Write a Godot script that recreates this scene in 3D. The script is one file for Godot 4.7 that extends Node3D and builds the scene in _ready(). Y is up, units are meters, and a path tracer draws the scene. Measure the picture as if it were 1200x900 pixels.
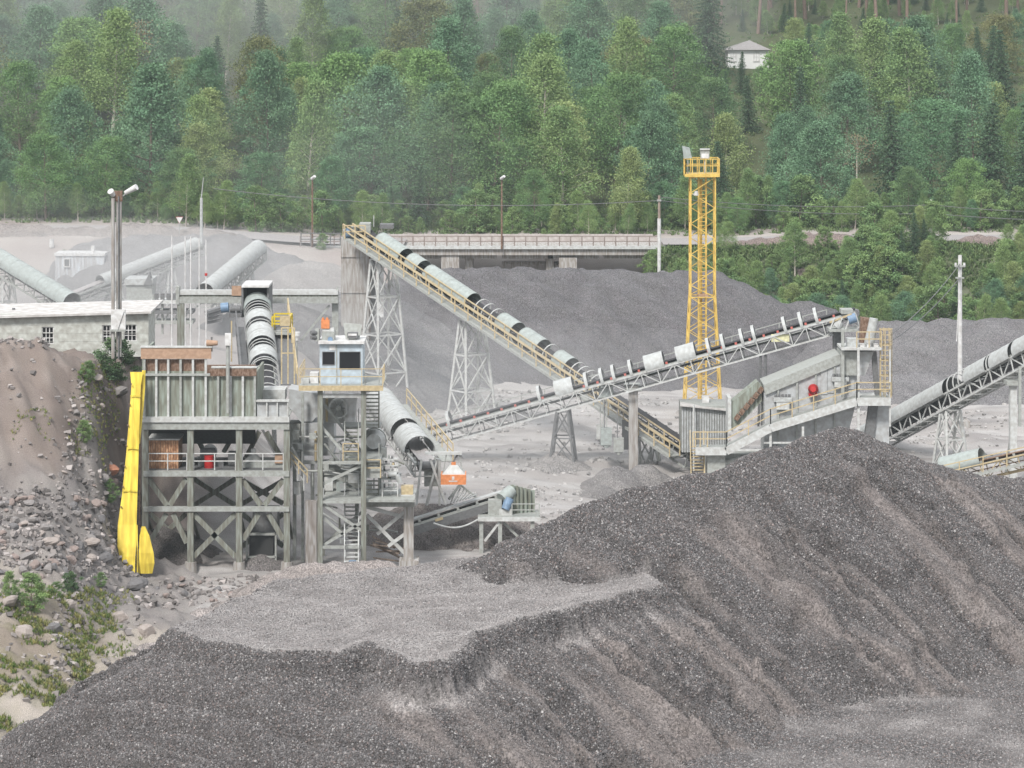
extends Node3D

const F := 3600.0
const CAMH := 33.5
var taken := {}
var rng := RandomNumberGenerator.new()
var nz := FastNoiseLite.new()
var nz2 := FastNoiseLite.new()
var M := {}
var T := {}


# ---------------------------------------------------------------- geometry
class Geo:
	var v := PackedVector3Array()
	var n := PackedVector3Array()
	var c := PackedColorArray()
	var tint := Color.WHITE

	func tri(a: Vector3, b: Vector3, d: Vector3, nn: Vector3) -> void:
		v.append(a)
		if (d - a).cross(b - a).dot(nn) < 0.0:
			v.append(d)
			v.append(b)
		else:
			v.append(b)
			v.append(d)
		for i in 3:
			n.append(nn)
			c.append(tint)

	func quad(a: Vector3, b: Vector3, d: Vector3, e: Vector3, out: Vector3) -> void:
		var nn := (d - a).cross(b - a)
		if nn.length_squared() < 1e-12:
			nn = (e - a).cross(d - a)
		nn = nn.normalized()
		if nn.dot(out) < 0.0:
			nn = -nn
		tri(a, b, d, nn)
		tri(a, d, e, nn)

	func box(o: Vector3, size: Vector3, bs := Basis()) -> void:
		var x := bs.x * size.x * 0.5
		var y := bs.y * size.y * 0.5
		var z := bs.z * size.z * 0.5
		quad(o + x - y - z, o + x + y - z, o + x + y + z, o + x - y + z, x)
		quad(o - x - y - z, o - x + y - z, o - x + y + z, o - x - y + z, -x)
		quad(o + y - x - z, o + y + x - z, o + y + x + z, o + y - x + z, y)
		quad(o - y - x - z, o - y + x - z, o - y + x + z, o - y - x + z, -y)
		quad(o + z - x - y, o + z + x - y, o + z + x + y, o + z - x + y, z)
		quad(o - z - x - y, o - z + x - y, o - z + x + y, o - z - x + y, -z)

	func bar(a: Vector3, b: Vector3, w: float, h := -1.0) -> void:
		if h < 0.0:
			h = w
		var dir := (b - a).normalized()
		var side := dir.cross(Vector3.UP)
		side = Vector3.RIGHT if side.length() < 0.05 else side.normalized()
		var up := side.cross(dir).normalized()
		box((a + b) * 0.5, Vector3(w, h, a.distance_to(b)), Basis(side, up, -dir))

	func pipe(a: Vector3, b: Vector3, r0: float, r1 := -1.0, seg := 8, caps := true) -> void:
		if r1 < 0.0:
			r1 = r0
		var dir := (b - a).normalized()
		var s := dir.cross(Vector3.UP)
		s = Vector3.RIGHT if s.length() < 0.05 else s.normalized()
		var u := s.cross(dir)
		for i in seg:
			var p := TAU * i / seg
			var q := TAU * (i + 1) / seg
			var d0 := s * cos(p) + u * sin(p)
			var d1 := s * cos(q) + u * sin(q)
			smooth4(a + d0 * r0, a + d1 * r0, b + d1 * r1, b + d0 * r1, d0, d1, d1, d0)
			if caps:
				tri(a, a + d0 * r0, a + d1 * r0, -dir)
				tri(b, b + d0 * r1, b + d1 * r1, dir)

	func smooth4(a: Vector3, b: Vector3, d: Vector3, e: Vector3, na: Vector3, nb: Vector3, nd: Vector3, ne: Vector3) -> void:
		var flip := (d - a).cross(b - a).dot(na + nd) < 0.0
		for k in ([0, 2, 1, 0, 3, 2] if flip else [0, 1, 2, 0, 2, 3]):
			v.append([a, b, d, e][k])
			n.append([na, nb, nd, ne][k])
			c.append(tint)

	# a barrel shell from a to b: an arc of radius r about the axis, between two angles (0 = side, PI/2 = up), th thick
	func shell(a: Vector3, b: Vector3, side: Vector3, up: Vector3, r: float, a0: float, a1: float, seg: int, th: float) -> void:
		var dir := (b - a).normalized()
		var ri := r - th
		for i in seg:
			var p := lerpf(a0, a1, float(i) / seg)
			var q := lerpf(a0, a1, float(i + 1) / seg)
			var d0 := side * cos(p) + up * sin(p)
			var d1 := side * cos(q) + up * sin(q)
			smooth4(a + d0 * r, a + d1 * r, b + d1 * r, b + d0 * r, d0, d1, d1, d0)
			smooth4(a + d0 * ri, a + d1 * ri, b + d1 * ri, b + d0 * ri, -d0, -d1, -d1, -d0)
			quad(a + d0 * ri, a + d0 * r, a + d1 * r, a + d1 * ri, -dir)
			quad(b + d0 * ri, b + d0 * r, b + d1 * r, b + d1 * ri, dir)
		for p: float in [a0, a1]:
			var d0 := side * cos(p) + up * sin(p)
			quad(a + d0 * ri, a + d0 * r, b + d0 * r, b + d0 * ri, Vector3.DOWN)

	# a flat polygon (in order) pushed back along depth
	func prism(pts: Array, depth: Vector3) -> void:
		var nn := Vector3.ZERO
		for i in range(1, pts.size() - 1):
			nn += (pts[i] - pts[0]).cross(pts[i + 1] - pts[0])
		nn = nn.normalized()
		if nn.dot(depth) > 0.0:
			nn = -nn
		var ax := (pts[1] - pts[0] as Vector3).normalized()
		var ay := nn.cross(ax)
		var flat := PackedVector2Array()
		for p: Vector3 in pts:
			flat.append(Vector2((p - pts[0]).dot(ax), (p - pts[0]).dot(ay)))
		var id := Geometry2D.triangulate_polygon(flat)
		for k in range(0, id.size(), 3):
			tri(pts[id[k]], pts[id[k + 1]], pts[id[k + 2]], nn)
			tri(pts[id[k]] + depth, pts[id[k + 1]] + depth, pts[id[k + 2]] + depth, -nn)
		var mid := Vector3.ZERO
		for p: Vector3 in pts:
			mid += p / pts.size()
		for i in pts.size():
			var a: Vector3 = pts[i]
			var b: Vector3 = pts[(i + 1) % pts.size()]
			var e := (b - a).cross(depth)
			if Geometry2D.is_polygon_clockwise(flat):
				e = -e
			if e.dot((a + b) * 0.5 - mid) < 0.0 and pts.size() < 5:
				e = -e
			quad(a, b, b + depth, a + depth, e)

	func mesh() -> ArrayMesh:
		var a := []
		a.resize(Mesh.ARRAY_MAX)
		a[Mesh.ARRAY_VERTEX] = v
		a[Mesh.ARRAY_NORMAL] = n
		a[Mesh.ARRAY_COLOR] = c
		var m := ArrayMesh.new()
		m.add_surface_from_arrays(Mesh.PRIMITIVE_TRIANGLES, a)
		return m


# ---------------------------------------------------------------- scene helpers
func W(px: float, py: float, d: float) -> Vector3:   # metres: x to the right, y above the yard, d away from the lookout
	return Vector3((px - 600.0) * d / F, CAMH - py * d / F, -d)


func numbered(called: String) -> String:
	var k: int = taken.get(called, 0)
	taken[called] = k + 1
	return called if k == 0 else "%s_%03d" % [called, k]


func tag(o: Node, label: String, category: String, group := "", kind := "") -> void:
	if label:
		o.set_meta("label", label)
	if category:
		o.set_meta("category", category)
	if group:
		o.set_meta("group", group)
	if kind:
		o.set_meta("kind", kind)


func thing(called: String, label: String, category: String, at := Vector3.ZERO, group := "") -> Node3D:
	var o := Node3D.new()
	o.name = numbered(called)
	o.position = at
	add_child(o)
	tag(o, label, category, group)
	return o


func part(parent: Node3D, called: String, g: Geo, m: Material, stuff := false) -> MeshInstance3D:
	var o := MeshInstance3D.new()
	var key := "%d_%s" % [parent.get_instance_id(), called]
	var k: int = taken.get(key, 0)
	taken[key] = k + 1
	o.name = called if k == 0 else "%s_%03d" % [called, k]
	o.mesh = g.mesh()
	o.material_override = m
	parent.add_child(o)
	var up := parent
	while up != self:
		o.position -= up.position
		up = up.get_parent()
	if stuff:
		o.set_meta("kind", "stuff")
	return o


func solo(called: String, g: Geo, m: Material, label: String, category: String, group := "", kind := "", at := Vector3.ZERO) -> MeshInstance3D:
	var o := MeshInstance3D.new()
	o.name = numbered(called)
	for i in g.v.size() if at != Vector3.ZERO else 0:
		g.v[i] -= at
	o.mesh = g.mesh()
	o.material_override = m
	o.position = at
	add_child(o)
	tag(o, label, category, group, kind)
	return o


func rect(g: Geo, x0: float, y0: float, x1: float, y1: float, d0: float, d1: float) -> void:
	var a := W(x0, y1, d0)
	var b := W(x1, y0, d0)
	g.box(Vector3((a.x + b.x) * 0.5, (a.y + b.y) * 0.5, -(d0 + d1) * 0.5), Vector3(absf(b.x - a.x), absf(b.y - a.y), absf(d1 - d0)))


func prect(th: Node3D, called: String, x0: float, y0: float, x1: float, y1: float, d0: float, d1: float, m: Material) -> MeshInstance3D:
	var g := Geo.new()
	rect(g, x0, y0, x1, y1, d0, d1)
	return part(th, called, g, m)


func pbar(th: Node3D, called: String, a: Vector3, b: Vector3, w: float, m: Material, h := -1.0) -> MeshInstance3D:
	var g := Geo.new()
	g.bar(a, b, w, h)
	return part(th, called, g, m)


func ppipe(th: Node3D, called: String, a: Vector3, b: Vector3, r: float, m: Material, r1 := -1.0, seg := 10) -> MeshInstance3D:
	var g := Geo.new()
	g.pipe(a, b, r, r1, seg)
	return part(th, called, g, m)


func rail(g: Geo, pts: Array, h: float, step: float, r := 0.03) -> void:   # handrail along a line of floor points
	for i in pts.size() - 1:
		var a: Vector3 = pts[i]
		var b: Vector3 = pts[i + 1]
		var k := maxi(1, roundi(a.distance_to(b) / step))
		for j in k + 1:
			if j == 0 and i > 0:
				continue
			var p := a.lerp(b, float(j) / k)
			g.bar(p, p + Vector3.UP * h, r * 2.0)
		for t: float in [1.0, 0.55]:
			g.bar(a + Vector3.UP * h * t, b + Vector3.UP * h * t, r * 1.9)


func stairs(th: Node3D, lo: Vector3, hi: Vector3, width: float, across: Vector3, steps: int, m: Material, rm: Material) -> void:
	var fl := Geo.new()
	for s: float in [-0.5, 0.5]:
		fl.bar(lo + across * width * s, hi + across * width * s, 0.06, 0.22)
	var o := part(th, "staircase", fl, m)
	for i in steps:
		var p := lo.lerp(hi, (i + 0.5) / steps)
		var g := Geo.new()
		var run := (hi - lo) * Vector3(1, 0, 1)
		run = run.normalized() if run.length() > 0.01 else Vector3.FORWARD
		g.box(p, Vector3(width - 0.07, 0.05, 0.25), Basis(across, Vector3.UP, across.cross(Vector3.UP)))
		part(o, "tread", g, m)
	var r := Geo.new()
	for s: float in [-0.5, 0.5]:
		rail(r, [lo + across * width * s * 1.06, hi + across * width * s * 1.06], 1.05, 1.1, 0.025)
	part(o, "handrail", r, rm)


func lin(r: float, g: float, b: float) -> Color:
	return Color(r, g, b).linear_to_srgb()


func mat(called: String, c: Color, rough := 0.8, metal := 0.0, tex := "", scale := 1.0, bump := 0.0) -> StandardMaterial3D:
	var m := StandardMaterial3D.new()
	m.resource_name = called
	m.albedo_color = c
	m.roughness = rough
	m.metallic = metal
	m.metallic_specular = 0.4
	if tex:
		m.albedo_texture = T[tex]
		m.uv1_triplanar = true
		m.uv1_world_triplanar = true
		m.uv1_scale = Vector3.ONE * scale
		if bump > 0.0:
			m.heightmap_enabled = true
			m.heightmap_texture = T[tex]
			m.heightmap_scale = bump
	M[called] = m
	return m


func noise_tex(called: String, size: int, kind: int, freq: float, lo: float, hi: float, octaves := 4, stretch := 1, warm := 0.0) -> void:
	var f := FastNoiseLite.new()
	f.seed = hash(called) % 1000
	f.noise_type = kind as FastNoiseLite.NoiseType
	f.frequency = freq
	f.fractal_octaves = octaves
	if kind == FastNoiseLite.TYPE_CELLULAR:
		f.cellular_return_type = FastNoiseLite.RETURN_CELL_VALUE
		f.fractal_type = FastNoiseLite.FRACTAL_NONE
	var im := f.get_seamless_image(size, maxi(16, size / stretch))
	if stretch > 1:
		im.resize(size, size, Image.INTERPOLATE_CUBIC)
	im.convert(Image.FORMAT_RGBA8)
	for y in size:
		for x in size:
			var k := lerpf(lo, hi, im.get_pixel(x, y).r)
			im.set_pixel(x, y, Color(k, k * (1.0 - warm * (1.0 - k)), k * (1.0 - 1.7 * warm * (1.0 - k))))
	T[called] = ImageTexture.create_from_image(im)


func ss(a: float, b: float, x: float) -> float:
	return smoothstep(a, b, x) if a < b else 1.0 - smoothstep(b, a, x)


func table(rows: Array, x: float) -> float:   # straight lines through [x, y] pairs
	if x <= rows[0][0]:
		return rows[0][1]
	for i in range(1, rows.size()):
		if x <= rows[i][0]:
			return lerpf(rows[i - 1][1], rows[i][1], (x - rows[i - 1][0]) / (rows[i][0] - rows[i - 1][0]))
	return rows[-1][1]


func _ready() -> void:
	rng.seed = 7
	nz.seed = 3
	nz.frequency = 1.0
	nz.fractal_octaves = 4
	nz2.seed = 11
	nz2.frequency = 1.0
	nz2.fractal_octaves = 2
	# the lookout: a level camera with its lens shifted down
	var cam := Camera3D.new()
	cam.name = "camera"
	cam.projection = Camera3D.PROJECTION_FRUSTUM
	cam.near = 1.0
	cam.far = 2000.0
	cam.size = 900.0 / F
	cam.frustum_offset = Vector2(0.0, -450.0 / F)
	cam.position = Vector3(0, CAMH, 0)
	add_child(cam)
	cam.current = true
	# overcast daylight
	var env := Environment.new()
	env.background_mode = Environment.BG_SKY
	var sky := ProceduralSkyMaterial.new()
	sky.sky_top_color = Color(0.945, 0.96, 0.985)
	sky.sky_horizon_color = Color(0.92, 0.93, 0.94)
	sky.sky_curve = 0.25
	sky.sky_energy_multiplier = 0.74
	sky.ground_energy_multiplier = 0.8
	sky.ground_bottom_color = Color(0.45, 0.44, 0.43)
	sky.ground_horizon_color = Color(0.75, 0.76, 0.78)
	env.sky = Sky.new()
	env.sky.sky_material = sky
	env.tonemap_mode = Environment.TONE_MAPPER_LINEAR
	env.tonemap_exposure = 2.95
	env.sdfgi_enabled = true
	env.ssao_enabled = true
	env.ssil_enabled = true
	env.fog_enabled = true
	env.fog_density = 0.00018
	env.fog_light_color = Color(0.90, 0.95, 0.97)
	env.volumetric_fog_enabled = true
	env.volumetric_fog_density = 0.0
	var around := WorldEnvironment.new()
	around.name = "daylight"
	around.environment = env
	add_child(around)
	var sun := DirectionalLight3D.new()
	sun.name = "veiled_sun"
	sun.light_energy = 0.5
	sun.light_color = Color(1.0, 0.985, 0.965)
	sun.light_angular_distance = 12.0
	sun.shadow_enabled = true
	sun.rotation_degrees = Vector3(-46, -24, 0)
	add_child(sun)
	make_materials()
	make_ground()
	make_stockpile()
	make_far_piles()
	make_buildings()
	make_bridge()
	make_bank_rocks()
	make_hopper()
	make_cabin_tower()
	make_feed_conveyors()
	make_conveyors()
	make_mast()
	make_screen_plant()
	make_back_yard()
	make_poles()
	make_forest()
	make_dust()


# ---------------------------------------------------------------- materials
func make_materials() -> void:
	noise_tex("blotch", 256, FastNoiseLite.TYPE_SIMPLEX, 0.02, 0.84, 1.0, 5, 1, 0.15)
	noise_tex("grain", 512, FastNoiseLite.TYPE_CELLULAR, 0.11, 0.45, 1.0)
	noise_tex("streak", 256, FastNoiseLite.TYPE_SIMPLEX, 0.05, 0.72, 1.0, 4, 8, 0.25)
	noise_tex("fine", 512, FastNoiseLite.TYPE_SIMPLEX, 0.09, 0.6, 1.0, 3)
	noise_tex("rust", 256, FastNoiseLite.TYPE_SIMPLEX, 0.03, 0.62, 1.0, 5, 2, 0.3)
	noise_tex("dust", 512, FastNoiseLite.TYPE_SIMPLEX, 0.008, 0.80, 1.0, 6, 1, 0.12)
	mat("ground", lin(1, 1, 1), 1.0, 0.0, "fine", 0.35, 5.0).vertex_color_use_as_albedo = true
	mat("pile", lin(1, 1, 1), 1.0, 0.0, "grain", 0.28, 5.0).vertex_color_use_as_albedo = true
	mat("far_pile", lin(1, 1, 1), 1.0, 0.0, "grain", 0.40, 5.0).vertex_color_use_as_albedo = true
	mat("pebble", lin(1, 1, 1), 0.85).vertex_color_use_as_albedo = true
	mat("rock", lin(1, 1, 1), 0.9, 0.0, "blotch", 0.9, 2.0).vertex_color_use_as_albedo = true
	mat("steel", lin(0.33, 0.35, 0.335), 0.65, 0.0, "blotch", 0.5)
	mat("steel_green", lin(0.24, 0.265, 0.24), 0.65, 0.0, "streak", 0.35)
	mat("steel_pale", lin(0.49, 0.51, 0.505), 0.6, 0.0, "blotch", 0.4)
	mat("steel_dark", lin(0.15, 0.155, 0.16), 0.7, 0.0, "blotch", 0.7)
	mat("panel", lin(0.27, 0.315, 0.28), 0.75, 0.0, "streak", 0.25)
	mat("panel_grey", lin(0.40, 0.42, 0.43), 0.75, 0.0, "blotch", 0.3)
	mat("hood", lin(0.34, 0.385, 0.375), 0.55, 0.0, "dust", 0.5)
	mat("hood_white", lin(0.44, 0.465, 0.465), 0.6, 0.0, "dust", 0.5)
	mat("rust", lin(0.40, 0.27, 0.19), 0.9, 0.0, "blotch", 0.5)
	mat("rust_brown", lin(0.25, 0.18, 0.14), 0.9, 0.0, "rust", 0.7)
	mat("belt", lin(0.045, 0.045, 0.05), 0.8, 0.0, "blotch", 0.6)
	mat("dusty_belt", lin(0.40, 0.39, 0.39), 0.95, 0.0, "blotch", 0.8)
	mat("yellow", lin(0.80, 0.60, 0.03), 0.5, 0.0, "fine", 0.3)
	mat("yellow_liner", lin(0.84, 0.69, 0.09), 0.65, 0.0, "streak", 0.22)
	mat("rail_yellow", lin(0.47, 0.39, 0.24), 0.6, 0.0, "blotch", 0.6)
	mat("mast_yellow", lin(0.64, 0.45, 0.11), 0.5, 0.0, "blotch", 0.3)
	mat("orange", lin(0.66, 0.25, 0.10), 0.55, 0.0, "blotch", 0.6)
	mat("red", lin(0.62, 0.03, 0.03), 0.5, 0.0, "fine", 0.6)
	mat("blue", lin(0.17, 0.26, 0.38), 0.5, 0.0, "blotch", 0.6)
	mat("cabin_blue", lin(0.44, 0.52, 0.58), 0.6, 0.0, "blotch", 0.3)
	mat("white", lin(0.62, 0.63, 0.63), 0.6, 0.0, "dust", 0.4)
	mat("concrete", lin(0.40, 0.405, 0.40), 0.9, 0.0, "streak", 0.3)
	mat("concrete_dark", lin(0.34, 0.34, 0.34), 0.9, 0.0, "streak", 0.3)
	mat("brick_white", lin(0.47, 0.49, 0.46), 0.9, 0.0, "dust", 0.4)
	mat("roof_white", lin(0.52, 0.515, 0.505), 0.85, 0.0, "dust", 0.25)
	mat("roof_grey", lin(0.28, 0.27, 0.27), 0.85, 0.0, "blotch", 0.4)
	mat("asphalt", lin(0.42, 0.39, 0.38), 0.95, 0.0, "fine", 0.2)
	mat("bark", lin(0.22, 0.19, 0.16), 0.95, 0.0, "streak", 0.7)
	mat("birch_bark", lin(0.62, 0.60, 0.55), 0.9, 0.0, "streak", 0.9)
	mat("cabinet_orange", lin(0.58, 0.36, 0.22), 0.8, 0.0, "rust", 0.5)
	mat("house_white", lin(0.60, 0.60, 0.59), 0.8)
	mat("pine_bark", lin(0.22, 0.17, 0.14), 0.95, 0.0, "streak", 0.7)
	mat("timber", lin(0.33, 0.28, 0.24), 0.9, 0.0, "streak", 0.8)
	mat("wire", lin(0.12, 0.12, 0.12), 0.6)
	mat("container", lin(0.58, 0.64, 0.70), 0.7, 0.0, "streak", 0.2)
	mat("rubber", lin(0.03, 0.03, 0.03), 0.8)
	var pane := mat("pane", Color(0.14, 0.14, 0.15, 1.0), 0.12)
	pane.metallic_specular = 0.35
	for leaf in [["leaf", 1.0]]:
		var m := mat(leaf[0], Color.WHITE, 0.7)
		m.vertex_color_use_as_albedo = true
		m.backlight_enabled = true
		m.backlight = Color(0.5, 0.55, 0.4)
		m.metallic_specular = 0.3


# ---------------------------------------------------------------- ground: yard, bank, road embankment and the hill in one sheet
var BANK := [
	[-900.0, [[120, 0], [143, 0.5], [160, 3.4], [172, 5.9], [180, 13.0], [184, 12.8], [190, 11.8], [222, 11.5], [245, 6], [275, 6]]],
	[0.0, [[124, 0], [143, 0.5], [160, 3.2], [171, 5.7], [180, 13.5], [184, 13.1], [190, 11.8], [222, 11.5], [245, 6], [275, 6]]],
	[60.0, [[134, 0], [150, 0.5], [165, 3.4], [172, 5.4], [181, 12.9], [185, 12.3], [190, 11.6], [222, 11.3], [245, 6], [275, 6]]],
	[112.0, [[146, 0], [160, 0.5], [170, 1.6], [175, 4.0], [183, 11.9], [188, 11.4], [206, 11], [245, 6], [275, 6]]],
	[142.0, [[160, 0.2], [171, 0.5], [178, 1.2], [181, 4.5], [186, 11.2], [190, 11.2], [206, 11], [245, 6], [275, 6]]],
	[172.0, [[166, 0], [176, 0.3], [184.5, 1.0], [188, 3.5], [194, 10.6], [198, 10.3], [215, 8.0], [245, 6], [275, 6]]],
	[235.0, [[176, 0], [186, 0.2], [190, 3.0], [196, 8.5], [202, 8.0], [245, 6], [275, 6]]],
	[330.0, [[178, 0], [188, 0.2], [200, 3.5], [208, 4.0], [245, 5], [275, 6]]],
	[440.0, [[178, 0], [245, 0], [262, 0.5], [275, 3]]],
	[560.0, [[178, 0], [260, 0], [275, 1]]],
	[760.0, [[178, 0], [262, 0], [275, 1]]],
	[1300.0, [[178, 0], [262, 0.6], [275, 2.5]]],
]


func ground_h(x: float, d: float) -> float:
	var px := 600.0 + F * x / maxf(d, 60.0)
	var h := 0.0
	if d > 110.0:
		var p := clampf(px, -899.0, 1299.0)
		for i in range(1, BANK.size()):
			if p <= BANK[i][0]:
				var t: float = (p - BANK[i - 1][0]) / (BANK[i][0] - BANK[i - 1][0])
				t = t * t * (3.0 - 2.0 * t) if i > 5 else t
				h = lerpf(table(BANK[i - 1][1], d), table(BANK[i][1], d), t)
				break
	# a hollow under the crossing of the two conveyors
	h -= 1.0 * exp(-pow((px - 745.0) / 110.0, 2.0)) * exp(-pow((d - 213.0) / 10.0, 2.0))
	# road embankment; the bridge spans the gap
	var top := 9.4 + 1.3 * ss(420, 150, px) + 0.35 * ss(800, 1000, px)
	var face := ss(281, 296, d)
	var gap := ss(455, 500, px) * ss(775, 745, px)
	var low := lerpf(top, 4.0, gap * ss(312, 304, d))
	if d > 275.0:
		h = lerpf(h, low, face)
	# the hill behind the road
	if d > 316.0:
		var q := d - 316.0
		h += 0.012 * q + 0.14 * maxf(0.0, q - 18.0) * ss(0, 50, q) + 0.2 * maxf(0.0, q - 165.0)
		h += 2.2 * nz.get_noise_2d(x * 0.012, d * 0.012) * ss(0, 60, q)
	var rough := 0.16
	if d > 120 and d < 200 and px < 240:
		rough = 0.75
	h += rough * nz.get_noise_2d(x * 0.22, d * 0.22) + rough * 0.5 * nz2.get_noise_2d(x * 0.9, d * 0.9)
	# gullies on the sandy face of the bank
	if d > 195.0 and d < 275.0 and px > 380.0:   # wheel ruts and spill of the yard
		h += 0.14 * nz.get_noise_2d(x * 0.12 + 3.0 * nz2.get_noise_2d(x * 0.03, d * 0.05), d * 0.9) + 0.25 * ss(0.15, 0.5, nz.get_noise_2d(x * 0.16 + 80.0, d * 0.16))
	if px < 150 and d > 170 and d < 184:
		h += 0.35 * nz2.get_noise_2d(x * 0.8 + d * 0.25, d * 0.08) * ss(170, 174, d) * ss(184, 180, d)
	return h


func ground_color(x: float, d: float, h: float) -> Color:
	var px := 600.0 + F * x / maxf(d, 60.0)
	var n := nz.get_noise_2d(x * 0.10, d * 0.10)
	var m := nz.get_noise_2d(x * 0.5 + 40.0, d * 0.5)
	var c := Color(0.47, 0.435, 0.415)
	# dusty yard: wheel tracks and damp patches that run across
	var tr := nz2.get_noise_2d(x * 0.05 + 7.0, d * 0.35)
	var rut := nz.get_noise_2d(x * 0.12 + 3.0 * nz2.get_noise_2d(x * 0.03, d * 0.05), d * 0.9)
	c = c.lerp(Color(0.60, 0.575, 0.56), clampf(0.5 + tr * 1.8, 0, 1) * 0.8)
	c = c.lerp(Color(0.31, 0.29, 0.285), clampf(n * 2.4 - 0.15, 0, 1) * 0.7)
	c = c.lerp(Color(0.34, 0.32, 0.31), clampf(rut * 3.0 - 0.35, 0, 1) * 0.7)
	c = c.lerp(Color(0.68, 0.66, 0.64), clampf(-rut * 3.0 - 0.6, 0, 1) * 0.7)
	if d < 205.0 and px < 260.0:
		# bank: pinkish sand above, grey scree, pale dry soil below
		var sand := Color(0.31, 0.255, 0.225).lerp(Color(0.22, 0.18, 0.16), clampf(0.5 + n * 1.5, 0, 1))
		sand = sand.lerp(Color(0.47, 0.41, 0.37), clampf(m * 1.5, 0, 1) * 0.5)
		var scree := Color(0.24, 0.22, 0.215).lerp(Color(0.36, 0.33, 0.31), clampf(0.5 + m, 0, 1))
		var lower := Color(0.48, 0.43, 0.38).lerp(Color(0.32, 0.27, 0.22), clampf(0.5 + n * 1.6, 0, 1))
		lower = lower.lerp(Color(0.20, 0.20, 0.08), clampf(m * 1.3 + 0.1, 0, 1) * 0.7 * ss(165, 150, d) * ss(150, 90, px))
		var b := lower.lerp(scree, ss(159, 166, d + n * 5.0))
		b = b.lerp(sand, ss(171, 174.5, d + n * 3.0 - ss(60, 110, px) * 9.0))
		c = c.lerp(b, ss(260, 200, px))
	if d > 205.0 and d < 300.0 and px < 430.0:
		c = c.lerp(Color(0.50, 0.46, 0.44), ss(430, 330, px))
	if d > 283.0:
		var e := Color(0.42, 0.36, 0.33).lerp(Color(0.56, 0.51, 0.47), clampf(0.5 + n * 1.4, 0, 1))
		if px > 760.0:
			e = e.lerp(Color(0.10, 0.14, 0.05), 0.85 * ss(306, 296, d))
		c = c.lerp(e, ss(283, 290, d))
	if d > 318.0:
		c = c.lerp(Color(0.085, 0.11, 0.045).lerp(Color(0.12, 0.135, 0.06), clampf(0.5 + m, 0, 1)), ss(318, 325, d))
	return c


func steps(rows: Array) -> PackedFloat32Array:
	var out := PackedFloat32Array()
	for i in rows.size() - 1:
		var x: float = rows[i][0]
		while x < rows[i + 1][0] - 0.01:
			out.append(x)
			x += rows[i][1]
	out.append(rows[-1][0])
	return out


# a height field as one smooth mesh; heights and colours by row, cells with any corner under floor_at left out
func sheet(xs: PackedFloat32Array, ds: PackedFloat32Array, hs: PackedFloat32Array, cs: PackedColorArray, floor_at := -1e9) -> ArrayMesh:
	var w := xs.size()
	var v := PackedVector3Array()
	var nn := PackedVector3Array()
	var id := PackedInt32Array()
	v.resize(hs.size())
	nn.resize(hs.size())
	for j in ds.size():
		for i in w:
			var k := j * w + i
			v[k] = Vector3(xs[i], hs[k], -ds[j])
			var i0 := maxi(i - 1, 0)
			var i1 := mini(i + 1, w - 1)
			var j0 := maxi(j - 1, 0)
			var j1 := mini(j + 1, ds.size() - 1)
			nn[k] = Vector3(-(hs[j * w + i1] - hs[j * w + i0]) / (xs[i1] - xs[i0]), 1.0, (hs[j1 * w + i] - hs[j0 * w + i]) / (ds[j1] - ds[j0])).normalized()
	for j in ds.size() - 1:
		for i in w - 1:
			var k := j * w + i
			if maxf(maxf(hs[k], hs[k + 1]), maxf(hs[k + w], hs[k + w + 1])) < floor_at:
				continue
			id.append_array([k, k + w, k + 1, k + 1, k + w, k + w + 1])
	var a := []
	a.resize(Mesh.ARRAY_MAX)
	a[Mesh.ARRAY_VERTEX] = v
	a[Mesh.ARRAY_NORMAL] = nn
	a[Mesh.ARRAY_COLOR] = cs
	a[Mesh.ARRAY_INDEX] = id
	var m := ArrayMesh.new()
	m.add_surface_from_arrays(Mesh.PRIMITIVE_TRIANGLES, a)
	return m


func make_ground() -> void:
	var xs := steps([[-320, 12], [-80, 3], [-44, 0.4], [-8, 0.8], [60, 4], [100, 12], [320, 12]])
	var ds := steps([[-60, 12], [96, 4], [124, 0.4], [202, 0.8], [312, 2.5], [480, 8], [900, 8]])
	var hs := PackedFloat32Array()
	var cs := PackedColorArray()
	for d in ds:
		for x in xs:
			var h := ground_h(x, d)
			hs.append(h)
			cs.append(ground_color(x, d, h))
	var o := MeshInstance3D.new()
	o.name = "ground"
	o.mesh = sheet(xs, ds, hs, cs)
	o.material_override = M.ground
	o.set_meta("kind", "structure")
	o.set_meta("label", "dusty pale quarry yard with a sandy bank and the wooded hill behind")
	add_child(o)
	# road along the embankment
	var rd := Geo.new()
	var px := -250.0
	while px < 1500.0:
		if px < 455.0 or px >= 775.0:
			var q := px + 25.0
			var a := W(px, 0, 303.0)
			var b := W(q, 0, 303.0)
			for s in [[299.0, 307.0]]:
				var p := [Vector3(a.x, 0, -s[0]), Vector3(b.x, 0, -s[0]), Vector3(b.x, 0, -s[1]), Vector3(a.x, 0, -s[1])]
				for i in 4:
					p[i].y = 9.4 + 1.3 * ss(420, 150, px if i in [0, 3] else q) + 0.35 * ss(800, 1000, px if i in [0, 3] else q) + 0.3
				rd.quad(p[0], p[1], p[2], p[3], Vector3.UP)
		px += 25.0
	var r := MeshInstance3D.new()
	r.name = "road"
	r.mesh = rd.mesh()
	r.material_override = M.asphalt
	r.set_meta("kind", "structure")
	r.set_meta("label", "pale dusty road along the embankment at the foot of the forest")
	add_child(r)


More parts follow.
